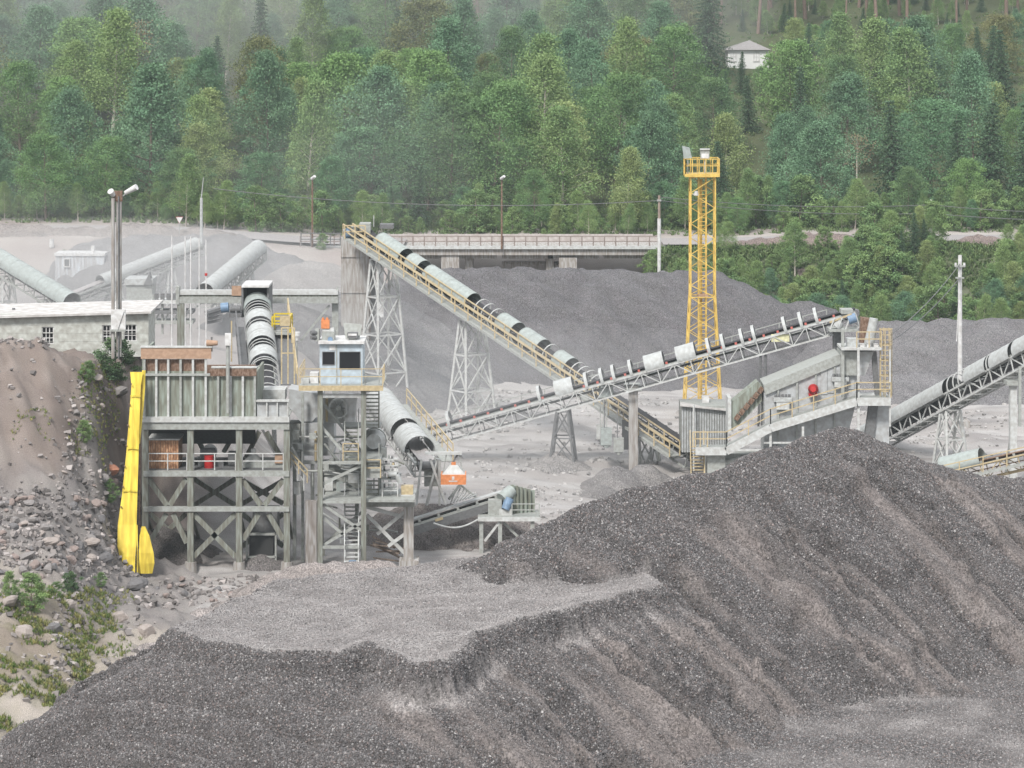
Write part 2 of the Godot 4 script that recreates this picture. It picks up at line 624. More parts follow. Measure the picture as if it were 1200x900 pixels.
# ---------------------------------------------------------------- the gravel stockpile in front
var RIDGE := [[540, 664, 132.5], [600, 640, 132.5], [640, 615, 133], [700, 586, 134], [760, 569, 135], [800, 561, 136], [858, 547, 137.5], [880, 534, 138.5], [940, 516, 141], [982, 502, 143.5], [1008, 506, 145], [1050, 528, 148], [1090, 545, 151], [1150, 558, 156], [1200, 563, 160], [1300, 577, 169]]
var RIM := [[196, 744], [240, 756], [290, 766], [335, 771], [400, 768], [428, 757], [455, 770], [482, 786], [522, 782], [560, 746], [640, 721], [720, 703], [778, 690], [700, 640], [545, 660], [440, 671], [330, 683], [280, 704], [232, 728]]
var rp := PackedVector3Array()   # ridge points x, h, d
var pp := PackedVector2Array()   # plateau outline x, d
var pe_s := 0.0
var pe_d := 0.0
var pe_kind := 0
var pe_g := 0.0
var pe_c := 0.0
const PLAT := 8.9


func pile_h(x: float, d: float) -> float:
	var p := Vector2(x, d)
	var best := -1e9
	pe_kind = 0
	var run := 0.0
	for i in rp.size() - 1:
		var a := Vector2(rp[i].x, rp[i].z)
		var b := Vector2(rp[i + 1].x, rp[i + 1].z)
		var l := a.distance_to(b)
		var t := clampf((p - a).dot(b - a) / (l * l), 0.0, 1.0)
		var q := p.distance_to(a.lerp(b, t))
		var h := lerpf(rp[i].y, rp[i + 1].y, t) - (sqrt(q * q + 0.06) - 0.245) * 0.73
		if h > best:
			best = h
			pe_s = run + l * t
			pe_d = q
			pe_kind = 1
		run += l
	var inside := Geometry2D.is_point_in_polygon(p, pp)
	var near := 1e9
	var s_at := 0.0
	run = 100.0
	for i in pp.size():
		var a := pp[i]
		var b := pp[(i + 1) % pp.size()]
		var l := a.distance_to(b)
		var t := clampf((p - a).dot(b - a) / (l * l), 0.0, 1.0)
		var q := p.distance_to(a.lerp(b, t))
		if q < near:
			near = q
			s_at = run + l * t
		run += l
	var flat := PLAT + 0.18 * nz.get_noise_2d(x * 0.25, d * 0.25)
	var lip := ss(-7.0, -2.5, x) * ss(-0.35, 0.05, nz.get_noise_2d(s_at * 0.14, 4.0))
	var edge := near + 0.25 * nz2.get_noise_2d(x * 1.3, d * 1.3)
	var hp := flat if inside else flat - (0.30 + 0.45 * lip) * ss(0.22, 0.50, edge) - 0.70 * near
	if inside:
		hp += 0.18 * ss(0.9, 0.1, near) - 0.35 * ss(1.0, 4.0, near) * clampf(0.4 + nz.get_noise_2d(x * 0.1, d * 0.1), 0, 1)
	if hp > best:
		best = hp
		pe_s = s_at
		pe_d = 0.0 if inside else near
		pe_kind = 2 if inside else 3
	pe_c = x * 0.57 + d * 0.82   # across the way the stones roll, to the right and towards the lookout
	if pe_kind != 2:   # runnels down the slope and small slumps
		var amp := 0.14 + 0.62 * ss(0.3, 4.0, pe_d)
		pe_g = absf(nz2.get_noise_2d(pe_c * 0.21 + 0.12 * nz2.get_noise_2d(x * 0.15, d * 0.15), pe_d * 0.03 + 9.0))
		best += amp * (minf(pe_g, 0.22) / 0.22 - 0.6) + 0.10 * nz2.get_noise_2d(pe_c * 0.7, pe_d * 0.06) + 0.16 * nz.get_noise_2d(x * 0.35, d * 0.35) * ss(0, 2, pe_d)
		var slump := nz.get_noise_2d(pe_c * 0.16 + 31.0, pe_d * 0.22)
		best += 0.45 * ss(0.02, 0.09, slump) * ss(1.0, 3.0, pe_d)
	# the lower bench at the right, levelled by machines
	var bench := 4.5 + 0.045 * (d - 130.0) - 0.45 * maxf(0.0, 7.0 - x) - 0.6 * maxf(0.0, 112.0 - d) - 0.7 * maxf(0.0, d - 134.0) + 0.18 * nz.get_noise_2d(x * 0.2 + 5.0, d * 0.2)
	if bench > best:
		best = bench
		pe_kind = 4
		pe_d = 0.0
	return best


func fines_at(x: float, d: float) -> float:   # share of brownish fines, in streaks that run down the slope
	if pe_kind == 2:
		return 0.80 + 0.3 * nz.get_noise_2d(x * 0.3, d * 0.3)
	if pe_kind == 4:
		return clampf(0.28 + 0.9 * nz.get_noise_2d(x * 0.22, d * 0.22), 0.0, 1.0)
	var px := 600.0 + F * x / d
	var rill := ss(0.03, 0.14, pe_g)
	var k := nz2.get_noise_2d(pe_c * 0.33 + 3.0, pe_d * 0.04) * 0.8 + nz.get_noise_2d(pe_c * 1.1, pe_d * 0.09) * 0.65 + nz2.get_noise_2d(x * 0.07, d * 0.07) * 0.45
	if pe_kind == 1:
		return clampf(k * 2.0 + 0.18 + 0.4 * ss(3.0, 9.0, pe_d), 0.0, 1.0) * ss(1.2, 4.0, pe_d) * rill
	var right := ss(395, 500, px)
	var lip := ss(-7.0, -2.5, x) * ss(-0.35, 0.05, nz.get_noise_2d(pe_s * 0.14, 4.0))
	var crust := lip * ss(0.22, 0.40, pe_d) * ss(0.95, 0.65, pe_d + 0.5 * nz2.get_noise_2d(pe_c * 1.6, 2.0)) * 1.1
	return clampf(maxf(crust * right, (k * 2.0 + 0.62) * right * rill + 0.10 * (1.0 - right)) * ss(0.0, 0.9, pe_d), 0.0, 1.0)


func make_stockpile() -> void:
	for r in RIDGE:
		var w := W(r[0], r[1], r[2])
		rp.append(Vector3(w.x, w.y, r[2]))
	for r in RIM:
		var d: float = (CAMH - PLAT) * F / r[1]
		pp.append(Vector2((r[0] - 600.0) * d / F, d))
	var st := 0.17
	var xs := steps([[-25.0, st], [36.0, st]])
	var ds := steps([[99.0, st], [176.0, st]])
	var hs := PackedFloat32Array()
	var cs := PackedColorArray()
	var fs := PackedFloat32Array()
	for d in ds:
		for x in xs:
			var h := pile_h(x, d)
			var f := fines_at(x, d)
			var g := nz.get_noise_2d(x * 0.7 + 60.0, d * 0.7)
			var c := Color(0.132, 0.124, 0.125).lerp(Color(0.116, 0.105, 0.103), clampf(0.5 + g, 0, 1))
			var fc := Color(0.27, 0.237, 0.225).lerp(Color(0.215, 0.187, 0.177), clampf(0.5 + g * 1.5, 0, 1))
			if pe_kind == 2 or pe_kind == 4:
				fc = Color(0.40, 0.378, 0.37).lerp(Color(0.33, 0.308, 0.302), clampf(0.5 + g, 0, 1))
			if pe_kind == 3 and pe_d < 1.2:
				fc = fc.lerp(Color(0.40, 0.37, 0.36), ss(1.2, 0.8, pe_d))
			hs.append(h)
			fs.append(f)
			cs.append(c.lerp(fc, f))
	var at := Vector3(2, 0, -125)
	var th := thing("gravel_stockpile", "huge dark crushed stone stockpile filling the foreground, with a flat pale shelf on its left", "stockpile", at)
	var body := MeshInstance3D.new()
	body.name = "slope"
	body.mesh = sheet(xs, ds, hs, cs, 0.05)
	body.material_override = M.pile
	body.position = -at
	th.add_child(body)
	# the stones on its surface
	var r := RandomNumberGenerator.new()
	r.seed = 5
	var buf := PackedFloat32Array()
	var w := xs.size()
	var n := 0
	var tries := 2500000
	buf.resize(680000 * 16)
	while tries > 0 and n < 680000:
		tries -= 1
		var x := r.randf_range(-24.5, 30.0)
		var d := r.randf_range(100.0, 165.0)
		if absf(x) > d * 0.178:
			continue
		var i := int((x + 25.0) / st)
		var j := int((d - 99.0) / st)
		var k := j * w + i
		var fx := (x + 25.0) / st - i
		var fd := (d - 99.0) / st - j
		var h := lerpf(lerpf(hs[k], hs[k + 1], fx), lerpf(hs[k + w], hs[k + w + 1], fx), fd)
		if h < 0.3:
			continue
		var py := (CAMH - h) * F / d
		if py > 930.0:
			continue
		var hd := (hs[k + w] - hs[k]) / st
		var hx := (hs[k + 1] - hs[k]) / st
		var to := Vector3(-x, CAMH - h, d).normalized()
		if Vector3(-hx, 1.0, hd).normalized().dot(to) < -0.06:
			continue
		var f := fs[k]
		if r.randf() < f * 0.85:
			continue
		var s := r.randf_range(0.019, 0.037) * (1.4 if r.randf() < 0.12 else 1.0) * (1.0 - 0.25 * f)
		var bs := Basis.from_euler(Vector3(r.randf() * TAU, r.randf() * TAU, r.randf() * TAU)).scaled_local(Vector3(s * r.randf_range(0.7, 1.3), s * r.randf_range(0.6, 1.0), s))
		var o := n * 16
		buf[o] = bs.x.x
		buf[o + 1] = bs.y.x
		buf[o + 2] = bs.z.x
		buf[o + 3] = x
		buf[o + 4] = bs.x.y
		buf[o + 5] = bs.y.y
		buf[o + 6] = bs.z.y
		buf[o + 7] = h + s * 0.45
		buf[o + 8] = bs.x.z
		buf[o + 9] = bs.y.z
		buf[o + 10] = bs.z.z
		buf[o + 11] = -d
		var q := r.randf()
		var v := 0.046 + 0.15 * q * q
		var c := Color(v, v * 0.957, v * 0.968)
		if r.randf() < 0.07:
			c = Color(0.34, 0.325, 0.318) * r.randf_range(0.7, 1.15)
		elif r.randf() < 0.2:
			c = Color(v * 1.25, v * 1.0, v * 0.93)
		c = c.lerp(cs[k], 0.22 + 0.5 * f)
		buf[o + 12] = c.r
		buf[o + 13] = c.g
		buf[o + 14] = c.b
		buf[o + 15] = 1.0
		n += 1
	buf.resize(n * 16)
	print("stones ", n)
	var mm := MultiMesh.new()
	mm.transform_format = MultiMesh.TRANSFORM_3D
	mm.use_colors = true
	mm.mesh = pebble_mesh(3)
	mm.instance_count = n
	mm.buffer = buf
	var mi := MultiMeshInstance3D.new()
	mi.name = "loose_stones"
	mi.multimesh = mm
	mi.material_override = M.pebble
	mi.position = -at
	mi.set_meta("kind", "stuff")
	th.add_child(mi)


func pebble_mesh(sd: int) -> ArrayMesh:
	var r := RandomNumberGenerator.new()
	r.seed = sd
	var g := Geo.new()
	var p := []
	for k in 8:
		p.append(Vector3(1 if k & 1 else -1, 1 if k & 2 else -1, 1 if k & 4 else -1) * Vector3(r.randf_range(0.55, 1.0), r.randf_range(0.5, 1.0), r.randf_range(0.55, 1.0)))
	for f in [[0, 1, 3, 2], [4, 5, 7, 6], [0, 1, 5, 4], [2, 3, 7, 6], [0, 2, 6, 4], [1, 3, 7, 5]]:
		var out: Vector3 = p[f[0]] + p[f[1]] + p[f[2]] + p[f[3]]
		g.quad(p[f[0]], p[f[1]], p[f[2]], p[f[3]], out)
	return g.mesh()


# a heap: highest of several cones (x, d, top, slope) with runnels, as a thing of its own
func heap(called: String, label: String, category: String, cones: Array, tone: Color, tone2: Color, res: float, group := "", bumps := 0.2) -> void:
	var x0 := 1e9
	var x1 := -1e9
	var d0 := 1e9
	var d1 := -1e9
	for c in cones:
		var r: float = (c[2] + 2.5) / c[3]
		x0 = minf(x0, c[0] - r)
		x1 = maxf(x1, c[0] + r)
		d0 = minf(d0, c[1] - r)
		d1 = maxf(d1, c[1] + r)
	var at := Vector3((x0 + x1) * 0.5, 0.0, -(d0 + d1) * 0.5)
	var xs := PackedFloat32Array()
	var ds := PackedFloat32Array()
	for i in int((x1 - x0) / res) + 1:
		xs.append(x0 + i * res)
	for i in int((d1 - d0) / res) + 1:
		ds.append(d0 + i * res)
	var hs := PackedFloat32Array()
	var cs := PackedColorArray()
	for d in ds:
		for x in xs:
			var h := -1e9
			var run := 0.0
			var off := 0.0
			for c in cones:
				var dx: float = x - c[0]
				var dd: float = d - c[1]
				if c.size() > 4:   # a ridge of half length c[4] along c[5]
					var t := clampf(dx * cos(c[5]) + dd * sin(c[5]), -c[4], c[4])
					dx -= t * cos(c[5])
					dd -= t * sin(c[5])
				var q := sqrt(dx * dx + dd * dd + 0.3) - 0.55
				var hh: float = c[2] - c[3] * q
				if hh > h:
					h = hh
					run = (dx + dd) * 0.5 if q < 0.4 else atan2(dd, dx) * 3.0 + (x + d) * 0.35
					off = q
			if off > 0.5:
				h += bumps * 1.6 * ss(0.5, 3.0, off) * (minf(absf(nz2.get_noise_2d(run * 0.45, off * 0.06)), 0.25) * 4.0 - 0.5)
			h += bumps * (nz.get_noise_2d(x * 0.3, d * 0.3) + 0.8 * nz2.get_noise_2d(x * 0.9 + h * 0.2, d * 0.9))
			var under := ground_h(x, d)
			hs.append(maxf(h, under - 0.4))
			var g := nz.get_noise_2d(x * 0.35 + h * 0.5, d * 0.35)
			cs.append(tone.lerp(tone2, clampf(0.5 + g * 1.4, 0, 1)))
	for i in xs.size():
		xs[i] -= at.x
	for i in ds.size():
		ds[i] += at.z
	var o := MeshInstance3D.new()
	o.name = numbered(called)
	var keep := hs.duplicate()
	var k := 0
	var drop := PackedFloat32Array()
	for d in ds:
		for x in xs:
			drop.append(hs[k])
			k += 1
	o.mesh = sheet(xs, ds, drop, cs)
	o.material_override = M.far_pile
	o.position = at
	add_child(o)
	tag(o, label, category, group)


func make_far_piles() -> void:
	var grey := Color(0.215, 0.205, 0.212)
	var grey2 := Color(0.17, 0.162, 0.168)
	# main grey pile behind the crossing conveyors: foot about 262 m off, crest about 275 m
	heap("grey_stockpile", "wide grey crushed stone pile behind the crossing conveyors, under the bridge", "stockpile", [
		[W(560, 0, 280).x, 281.0, 9.0, 0.62, 5.0, 0.0], [W(640, 0, 278).x, 280.0, 9.0, 0.62, 7.0, 0.0], [W(780, 0, 276).x, 278.0, 9.0, 0.62, 4.5, 0.0], [W(850, 0, 276).x, 277.0, 7.6, 0.62, 2.0, 0.0],
		[W(915, 0, 276).x, 277.0, 6.2, 0.6, 3.0, 0.0], [W(470, 0, 276).x, 279.0, 7.8, 0.6, 2.0, 0.0]], grey, grey2, 0.6, "", 0.35)
	heap("pale_stockpile", "lower pale grey pile at the right behind the white pole", "stockpile", [
		[W(1120, 0, 268).x, 268.0, 5.6, 0.6, 3.0, 0.0], [W(1180, 0, 268).x, 266.0, 5.9, 0.55, 2.0, 0.0], [W(1040, 0, 270).x, 270.0, 5.3, 0.6, 3.0, 0.0], [W(1230, 0, 262).x, 260.0, 4.3, 0.5, 4.0, 0.0]],
		Color(0.27, 0.26, 0.265), Color(0.22, 0.21, 0.215), 0.6, "", 0.3)
	heap("low_stockpile", "broad low pale spoil ridge right of the screening plant", "stockpile", [
		[W(1130, 0, 256).x, 256.0, 2.4, 0.45, 9.0, 0.1]], Color(0.30, 0.29, 0.295), Color(0.25, 0.24, 0.245), 0.6, "", 0.3)
	# heaps of the back yard at the left
	heap("sand_heap", "pale sand heap beside the streaked storage bin", "heap", [[W(365, 0, 285).x, 285.0, 9.2, 0.6, 1.5, 0.3], [W(340, 0, 275).x, 276.0, 7.4, 0.6, 1.0, 0.0]], Color(0.48, 0.45, 0.43), Color(0.40, 0.37, 0.355), 0.5)
	heap("grey_yard_pile", "long grey pile rising behind the hooded yard conveyor and the white masts", "stockpile", [[W(215, 0, 290).x, 290.0, 11.3, 0.55, 5.0, 0.1], [W(150, 0, 290).x, 292.0, 10.9, 0.55, 3.0, 0.0], [W(310, 0, 288).x, 289.0, 9.6, 0.55, 2.0, 0.0]],
		Color(0.33, 0.315, 0.315), Color(0.27, 0.255, 0.255), 0.6, "", 0.3)
	heap("slope_pile", "smooth grey slope behind the hopper and under the crane beam", "stockpile", [[W(318, 0, 256).x, 258.0, 8.0, 0.55, 2.0, 0.2], [W(400, 0, 272).x, 273.0, 7.6, 0.55, 3.0, 0.2]], Color(0.31, 0.30, 0.30), Color(0.25, 0.24, 0.245), 0.6)
	# smaller heaps
	heap("fines_heap", "dark fines heap under the hopper's left bay", "heap", [[W(190, 0, 184).x, 184.0, 2.0, 0.75], [W(208, 0, 184).x, 185.0, 1.6, 0.7]], Color(0.20, 0.18, 0.17), Color(0.15, 0.135, 0.13), 0.2, "", 0.12)
	heap("gravel_cone", "small grey cone of spillage under the hopper's right bay", "heap", [[W(306, 0, 181).x, 181.5, 0.85, 0.6]], Color(0.24, 0.22, 0.215), Color(0.2, 0.18, 0.175), 0.15, "", 0.06)
	heap("sandy_mound", "pale pinkish sand mound in front of the stair tower, behind the stockpile", "heap", [[W(376, 0, 172).x, 172.0, 1.9, 0.5, 0.8, 0.1], [W(420, 0, 174).x, 175.0, 1.5, 0.5, 1.2, 0.0], [W(330, 0, 168).x, 168.0, 1.0, 0.4, 1.5, 0.5], [W(278, 0, 160).x, 159.0, 1.3, 0.4, 3.0, 0.9]],
		Color(0.48, 0.43, 0.41), Color(0.38, 0.335, 0.315), 0.2, "", 0.25)
	heap("rust_soil_mound", "brownish soil mound between the concrete pier and the small belt's legs", "heap", [[W(520, 0, 190).x, 192.0, 1.9, 0.5, 2.2, 0.0], [W(555, 0, 190).x, 190.0, 1.2, 0.5]], Color(0.33, 0.29, 0.27), Color(0.26, 0.23, 0.22), 0.2, "", 0.25)
	heap("spillage_heap", "dark spillage heap at the foot of the tall concrete pillar", "heap", [[W(722, 0, 215).x, 216.0, 0.75, 0.7], [W(757, 0, 217).x, 217.0, 0.7, 0.7], [W(705, 0, 212).x, 212.0, 0.0, 0.6]], Color(0.33, 0.31, 0.30), Color(0.26, 0.245, 0.24), 0.2, "", 0.15)
	heap("trestle_heap", "little grey heap round the legs of the middle trestle", "heap", [[W(653, 0, 222).x, 222.0, 0.85, 0.6]], Color(0.42, 0.395, 0.38), Color(0.36, 0.34, 0.33), 0.2, "", 0.1)
	# earth mounds along the road
	var reddish := Color(0.37, 0.29, 0.265)
	var i := 0
	for m in [[20, 268, 0.9, "first"], [95, 268, 0.7, "second"], [160, 267, 1.0, "third"], [225, 268, 0.7, "fourth"]]:
		var g0 := ground_h(W(m[0], 0, 299).x, 299.0)
		heap("roadside_mound", "low pale earth mound on the left road edge, %s from the left" % m[3], "mound", [[W(m[0], 0, 298).x, 298.5, g0 + m[2], 0.45, 2.2, 0.0]], Color(0.42, 0.37, 0.345), Color(0.34, 0.30, 0.28), 0.4, "earth mounds beside the road", 0.3)
	for m in [[905, 0.8, "left"], [965, 1.3, "middle, largest"], [1148, 0.9, "right"], [872, 0.6, "leftmost small"]]:
		var g0 := ground_h(W(m[0], 0, 298).x, 298.0)
		heap("roadside_mound", "reddish earth mound on the road right of the mast, the %s one" % m[2], "mound", [[W(m[0], 0, 298).x, 298.0, g0 + m[1], 0.55, 1.4, 0.0]], reddish, reddish * 0.8, 0.4, "earth mounds beside the road", 0.3)


# ---------------------------------------------------------------- buildings
func window(th: Node3D, x0: float, y0: float, x1: float, y1: float, d: float, nx: int, ny: int) -> void:
	var f := Geo.new()
	rect(f, x0 - 1.0, y0 - 1.0, x1 + 1.0, y0, d - 0.06, d + 0.1)
	rect(f, x0 - 1.2, y1, x1 + 1.2, y1 + 1.2, d - 0.10, d + 0.1)
	rect(f, x0 - 1.0, y0, x0, y1, d - 0.06, d + 0.1)
	rect(f, x1, y0, x1 + 1.0, y1, d - 0.06, d + 0.1)
	for i in range(1, nx):
		var x := lerpf(x0, x1, float(i) / nx)
		rect(f, x - 0.45, y0, x + 0.45, y1, d - 0.03, d + 0.04)
	for i in range(1, ny):
		var y := lerpf(y0, y1, float(i) / ny)
		rect(f, x0, y - 0.4, x1, y + 0.4, d - 0.027, d + 0.037)
	var o := part(th, "window", f, M.white)
	var p := Geo.new()
	rect(p, x0, y0, x1, y1, d + 0.05, d + 0.07)
	part(o, "pane", p, M.pane)


func make_buildings() -> void:
	# white brick building on the bank
	var at := W(60, 415, 192)
	var b := thing("brick_building", "long low white brick building with barred windows on top of the bank", "building", at)
	var d := 191.0
	# the front wall with its window openings left free
	var g := Geo.new()
	var ws := [[-30, -16, 383, 403], [49, 63, 383, 403], [120, 134, 381, 401], [145, 160, 380, 400]]
	var x := -70.0
	for w in ws:
		rect(g, x, 368, w[0], 418, d, d + 0.35)
		rect(g, w[0], 368, w[1], w[2], d, d + 0.35)
		rect(g, w[0], w[3], w[1], 418, d, d + 0.35)
		x = w[1]
	rect(g, x, 368, 174, 418, d, d + 0.35)
	rect(g, 173, 366, 174, 418, d + 0.35, d + 3.9)
	rect(g, -70, 370, -69, 418, d + 0.35, d + 3.9)
	rect(g, -70, 372, 174, 418, d + 3.9, d + 4.2)
	part(b, "wall", g, M.brick_white)
	for i in 14:   # courses that show as faint ledges
		var c := Geo.new()
		rect(c, -70, 371.0 + i * 3.2, 174.2, 371.35 + i * 3.2, d - 0.012, d + 0.02)
		if i % 3 == 0:
			part(b, "brick_course", c, M.brick_white)
	for w in ws:
		window(b, w[0] + 1, w[2] + 1, w[1] - 1, w[3] - 1, d + 0.12, 3, 3)
	var r := Geo.new()
	var p := [W(-72, 372.5, d - 0.45), W(177, 365, d - 0.45), W(177, 365, d - 0.45) + Vector3(0.2, 0.25, -4.9), W(-72, 372.5, d - 0.45) + Vector3(0, 0.3, -4.9)]
	r.quad(p[0], p[1], p[2], p[3], Vector3.UP)
	var dn := Vector3(0, -0.13, 0)
	r.quad(p[0] + dn, p[1] + dn, p[2] + dn, p[3] + dn, Vector3.DOWN)
	for i in 4:
		r.quad(p[i], p[(i + 1) % 4], p[(i + 1) % 4] + dn, p[i] + dn, [Vector3.BACK, Vector3.RIGHT, Vector3.FORWARD, Vector3.LEFT][i])
	var ro := part(b, "roof", r, M.roof_white)
	var v := Geo.new()
	v.pipe(W(16, 369, d + 2), W(16, 361, d + 2), 0.1)
	part(ro, "vent", v, M.steel_dark)
	for pl in [[70, 366, 2.0], [98, 364, 3.4], [150, 362, 3.0]]:
		var s := Geo.new()
		var q := W(pl[0], pl[1], d + pl[2])
		q.y = p[0].y + 0.02 + 0.06 * pl[2]
		s.box(q, Vector3(1.6, 0.1, 0.8))
		part(ro, "roof_sheet", s, M.steel)
	# house in the forest
	var hd := 425.0
	var hb := W(877, 92, hd)
	var h := thing("forest_house", "small white house with a grey hipped roof, half hidden among trees high on the hill", "house", hb)
	var wl := Geo.new()
	rect(wl, 853, 58, 901, 100, hd, hd + 6.0)
	part(h, "wall", wl, M.house_white)
	for wx in [857, 884]:
		window(h, wx, 62, wx + 5, 71, hd - 0.01, 2, 2)
	var rf := Geo.new()
	var e := [W(850, 58.5, hd - 0.5), W(904, 58.5, hd - 0.5), W(904, 58.5, hd - 0.5) + Vector3(0, 0, -7.0), W(850, 58.5, hd - 0.5) + Vector3(0, 0, -7.0)]
	var ap := W(878, 47, hd + 3.0)
	for i in 4:
		var nn: Vector3 = (e[(i + 1) % 4] - e[i]).cross(ap - e[i]).normalized()
		rf.tri(e[i], e[(i + 1) % 4], ap, nn if nn.y > 0 else -nn)
	rf.quad(e[0], e[1], e[2], e[3], Vector3.DOWN)
	part(h, "roof", rf, M.roof_grey)


func make_bridge() -> void:
	var d := 298.0
	mat("bridge_rail", lin(0.24, 0.20, 0.185), 0.8, 0.0, "blotch", 0.5)
	var b := thing("road_bridge", "long low concrete road bridge with a brownish railing, behind the grey pile", "bridge", W(610, 300, d))
	var g := Geo.new()
	rect(g, 380, 292, 778, 299, d - 0.3, d + 9.5)
	part(b, "deck", g, M.concrete)
	var k := Geo.new()
	rect(k, 378, 288.5, 780, 292, d - 0.6, d + 0.2)
	part(b, "kerb", k, M.steel_pale)
	var far := Geo.new()
	rect(far, 450, 274.5, 765, 287.5, d + 9.2, d + 9.5)
	part(b, "parapet", far, mat("parapet", lin(0.42, 0.39, 0.375), 0.9, 0.0, "blotch", 0.3))
	for i in 6:
		var x := 468.0 + i * 60.0
		var gi := Geo.new()
		rect(gi, x, 299, x + 54.0, 303, d + 0.5, d + 8.5)
		part(b, "girder", gi, M.concrete)
	for x in [455, 545, 640, 760]:
		prect(b, "pier", x, 303, x + 9, 350, d + 1.0, d + 8.0, M.concrete)
	prect(b, "abutment", 517, 299, 538, 350, d - 0.1, d + 0.9, M.concrete)
	prect(b, "abutment", 655, 302, 676, 350, d - 0.1, d + 0.9, M.concrete)
	# low concrete frame under the deck
	for i in 8:
		prect(b, "support_post", 590.0 + i * 9.5, 310, 593.5 + i * 9.5, 330, d + 4.0, d + 4.4, M.concrete)
	prect(b, "support_beam", 588, 307, 662, 310, d + 3.9, d + 4.6, M.concrete)
	var x := 352.0
	while x <= 772.0:
		prect(b, "railing_post", x - 0.7, 276.5, x + 0.7, 289.5, d - 0.4, d - 0.28, M.bridge_rail)
		x += 13.2
	for y in [276.5, 282.5]:
		prect(b, "railing_bar", 352, y, 772, y + 0.9, d - 0.38, d - 0.3, M.bridge_rail)
	prect(b, "road_curb", 350, 289.5, 378, 292.5, d - 0.6, d + 0.2, M.concrete)


# ---------------------------------------------------------------- stones and plants of the bank
func rock_mesh(sd: int, flat: float) -> ArrayMesh:
	var r := RandomNumberGenerator.new()
	r.seed = sd
	var cut := []
	for i in 9:
		cut.append([Vector3(r.randfn(), r.randfn(), r.randfn()).normalized(), r.randf_range(0.55, 0.9)])
	var s := SphereMesh.new()
	s.radial_segments = 10
	s.rings = 6
	s.radius = 1.0
	s.height = 2.0
	var a := s.get_mesh_arrays()
	var v: PackedVector3Array = a[Mesh.ARRAY_VERTEX]
	for i in v.size():
		for c in cut:
			var over: float = v[i].dot(c[0]) - c[1]
			if over > 0.0:
				v[i] -= c[0] * over
		v[i].y *= flat
	var id: PackedInt32Array = a[Mesh.ARRAY_INDEX]
	var g := Geo.new()
	for k in range(0, id.size(), 3):
		var nn := (v[id[k + 2]] - v[id[k]]).cross(v[id[k + 1]] - v[id[k]])
		if nn.length() < 1e-6:
			continue
		nn = nn.normalized()
		if nn.dot(v[id[k]] + v[id[k + 1]] + v[id[k + 2]]) < 0.0:
			nn = -nn
		g.tri(v[id[k]], v[id[k + 1]], v[id[k + 2]], nn)
	return g.mesh()


func on_ground(px: float, d: float) -> Vector3:
	var x := (px - 600.0) * d / F
	return Vector3(x, ground_h(x, d), -d)


# how far off the ground is that shows at a pixel of the bank
func look(px: float, py: float, near := 126.0, far := 200.0) -> Vector3:
	var d := near
	while d < far:
		var x := (px - 600.0) * d / F
		if ground_h(x, d) >= CAMH - py * d / F:
			break
		d += 0.25
	return on_ground(px, d)


func one_stone(mesh: ArrayMesh, m: Material, at: Vector3, s: float, r: RandomNumberGenerator, label: String, group: String) -> void:
	var o := MeshInstance3D.new()
	o.name = numbered("boulder")
	o.mesh = mesh
	o.material_override = m
	o.position = at + Vector3.UP * s * 0.08
	o.rotation = Vector3(r.randf_range(-0.4, 0.4), r.randf() * TAU, r.randf_range(-0.4, 0.4))
	o.scale = Vector3(s, s * r.randf_range(0.7, 1.0), s * r.randf_range(0.7, 1.1))
	add_child(o)
	tag(o, label, "boulder", group)


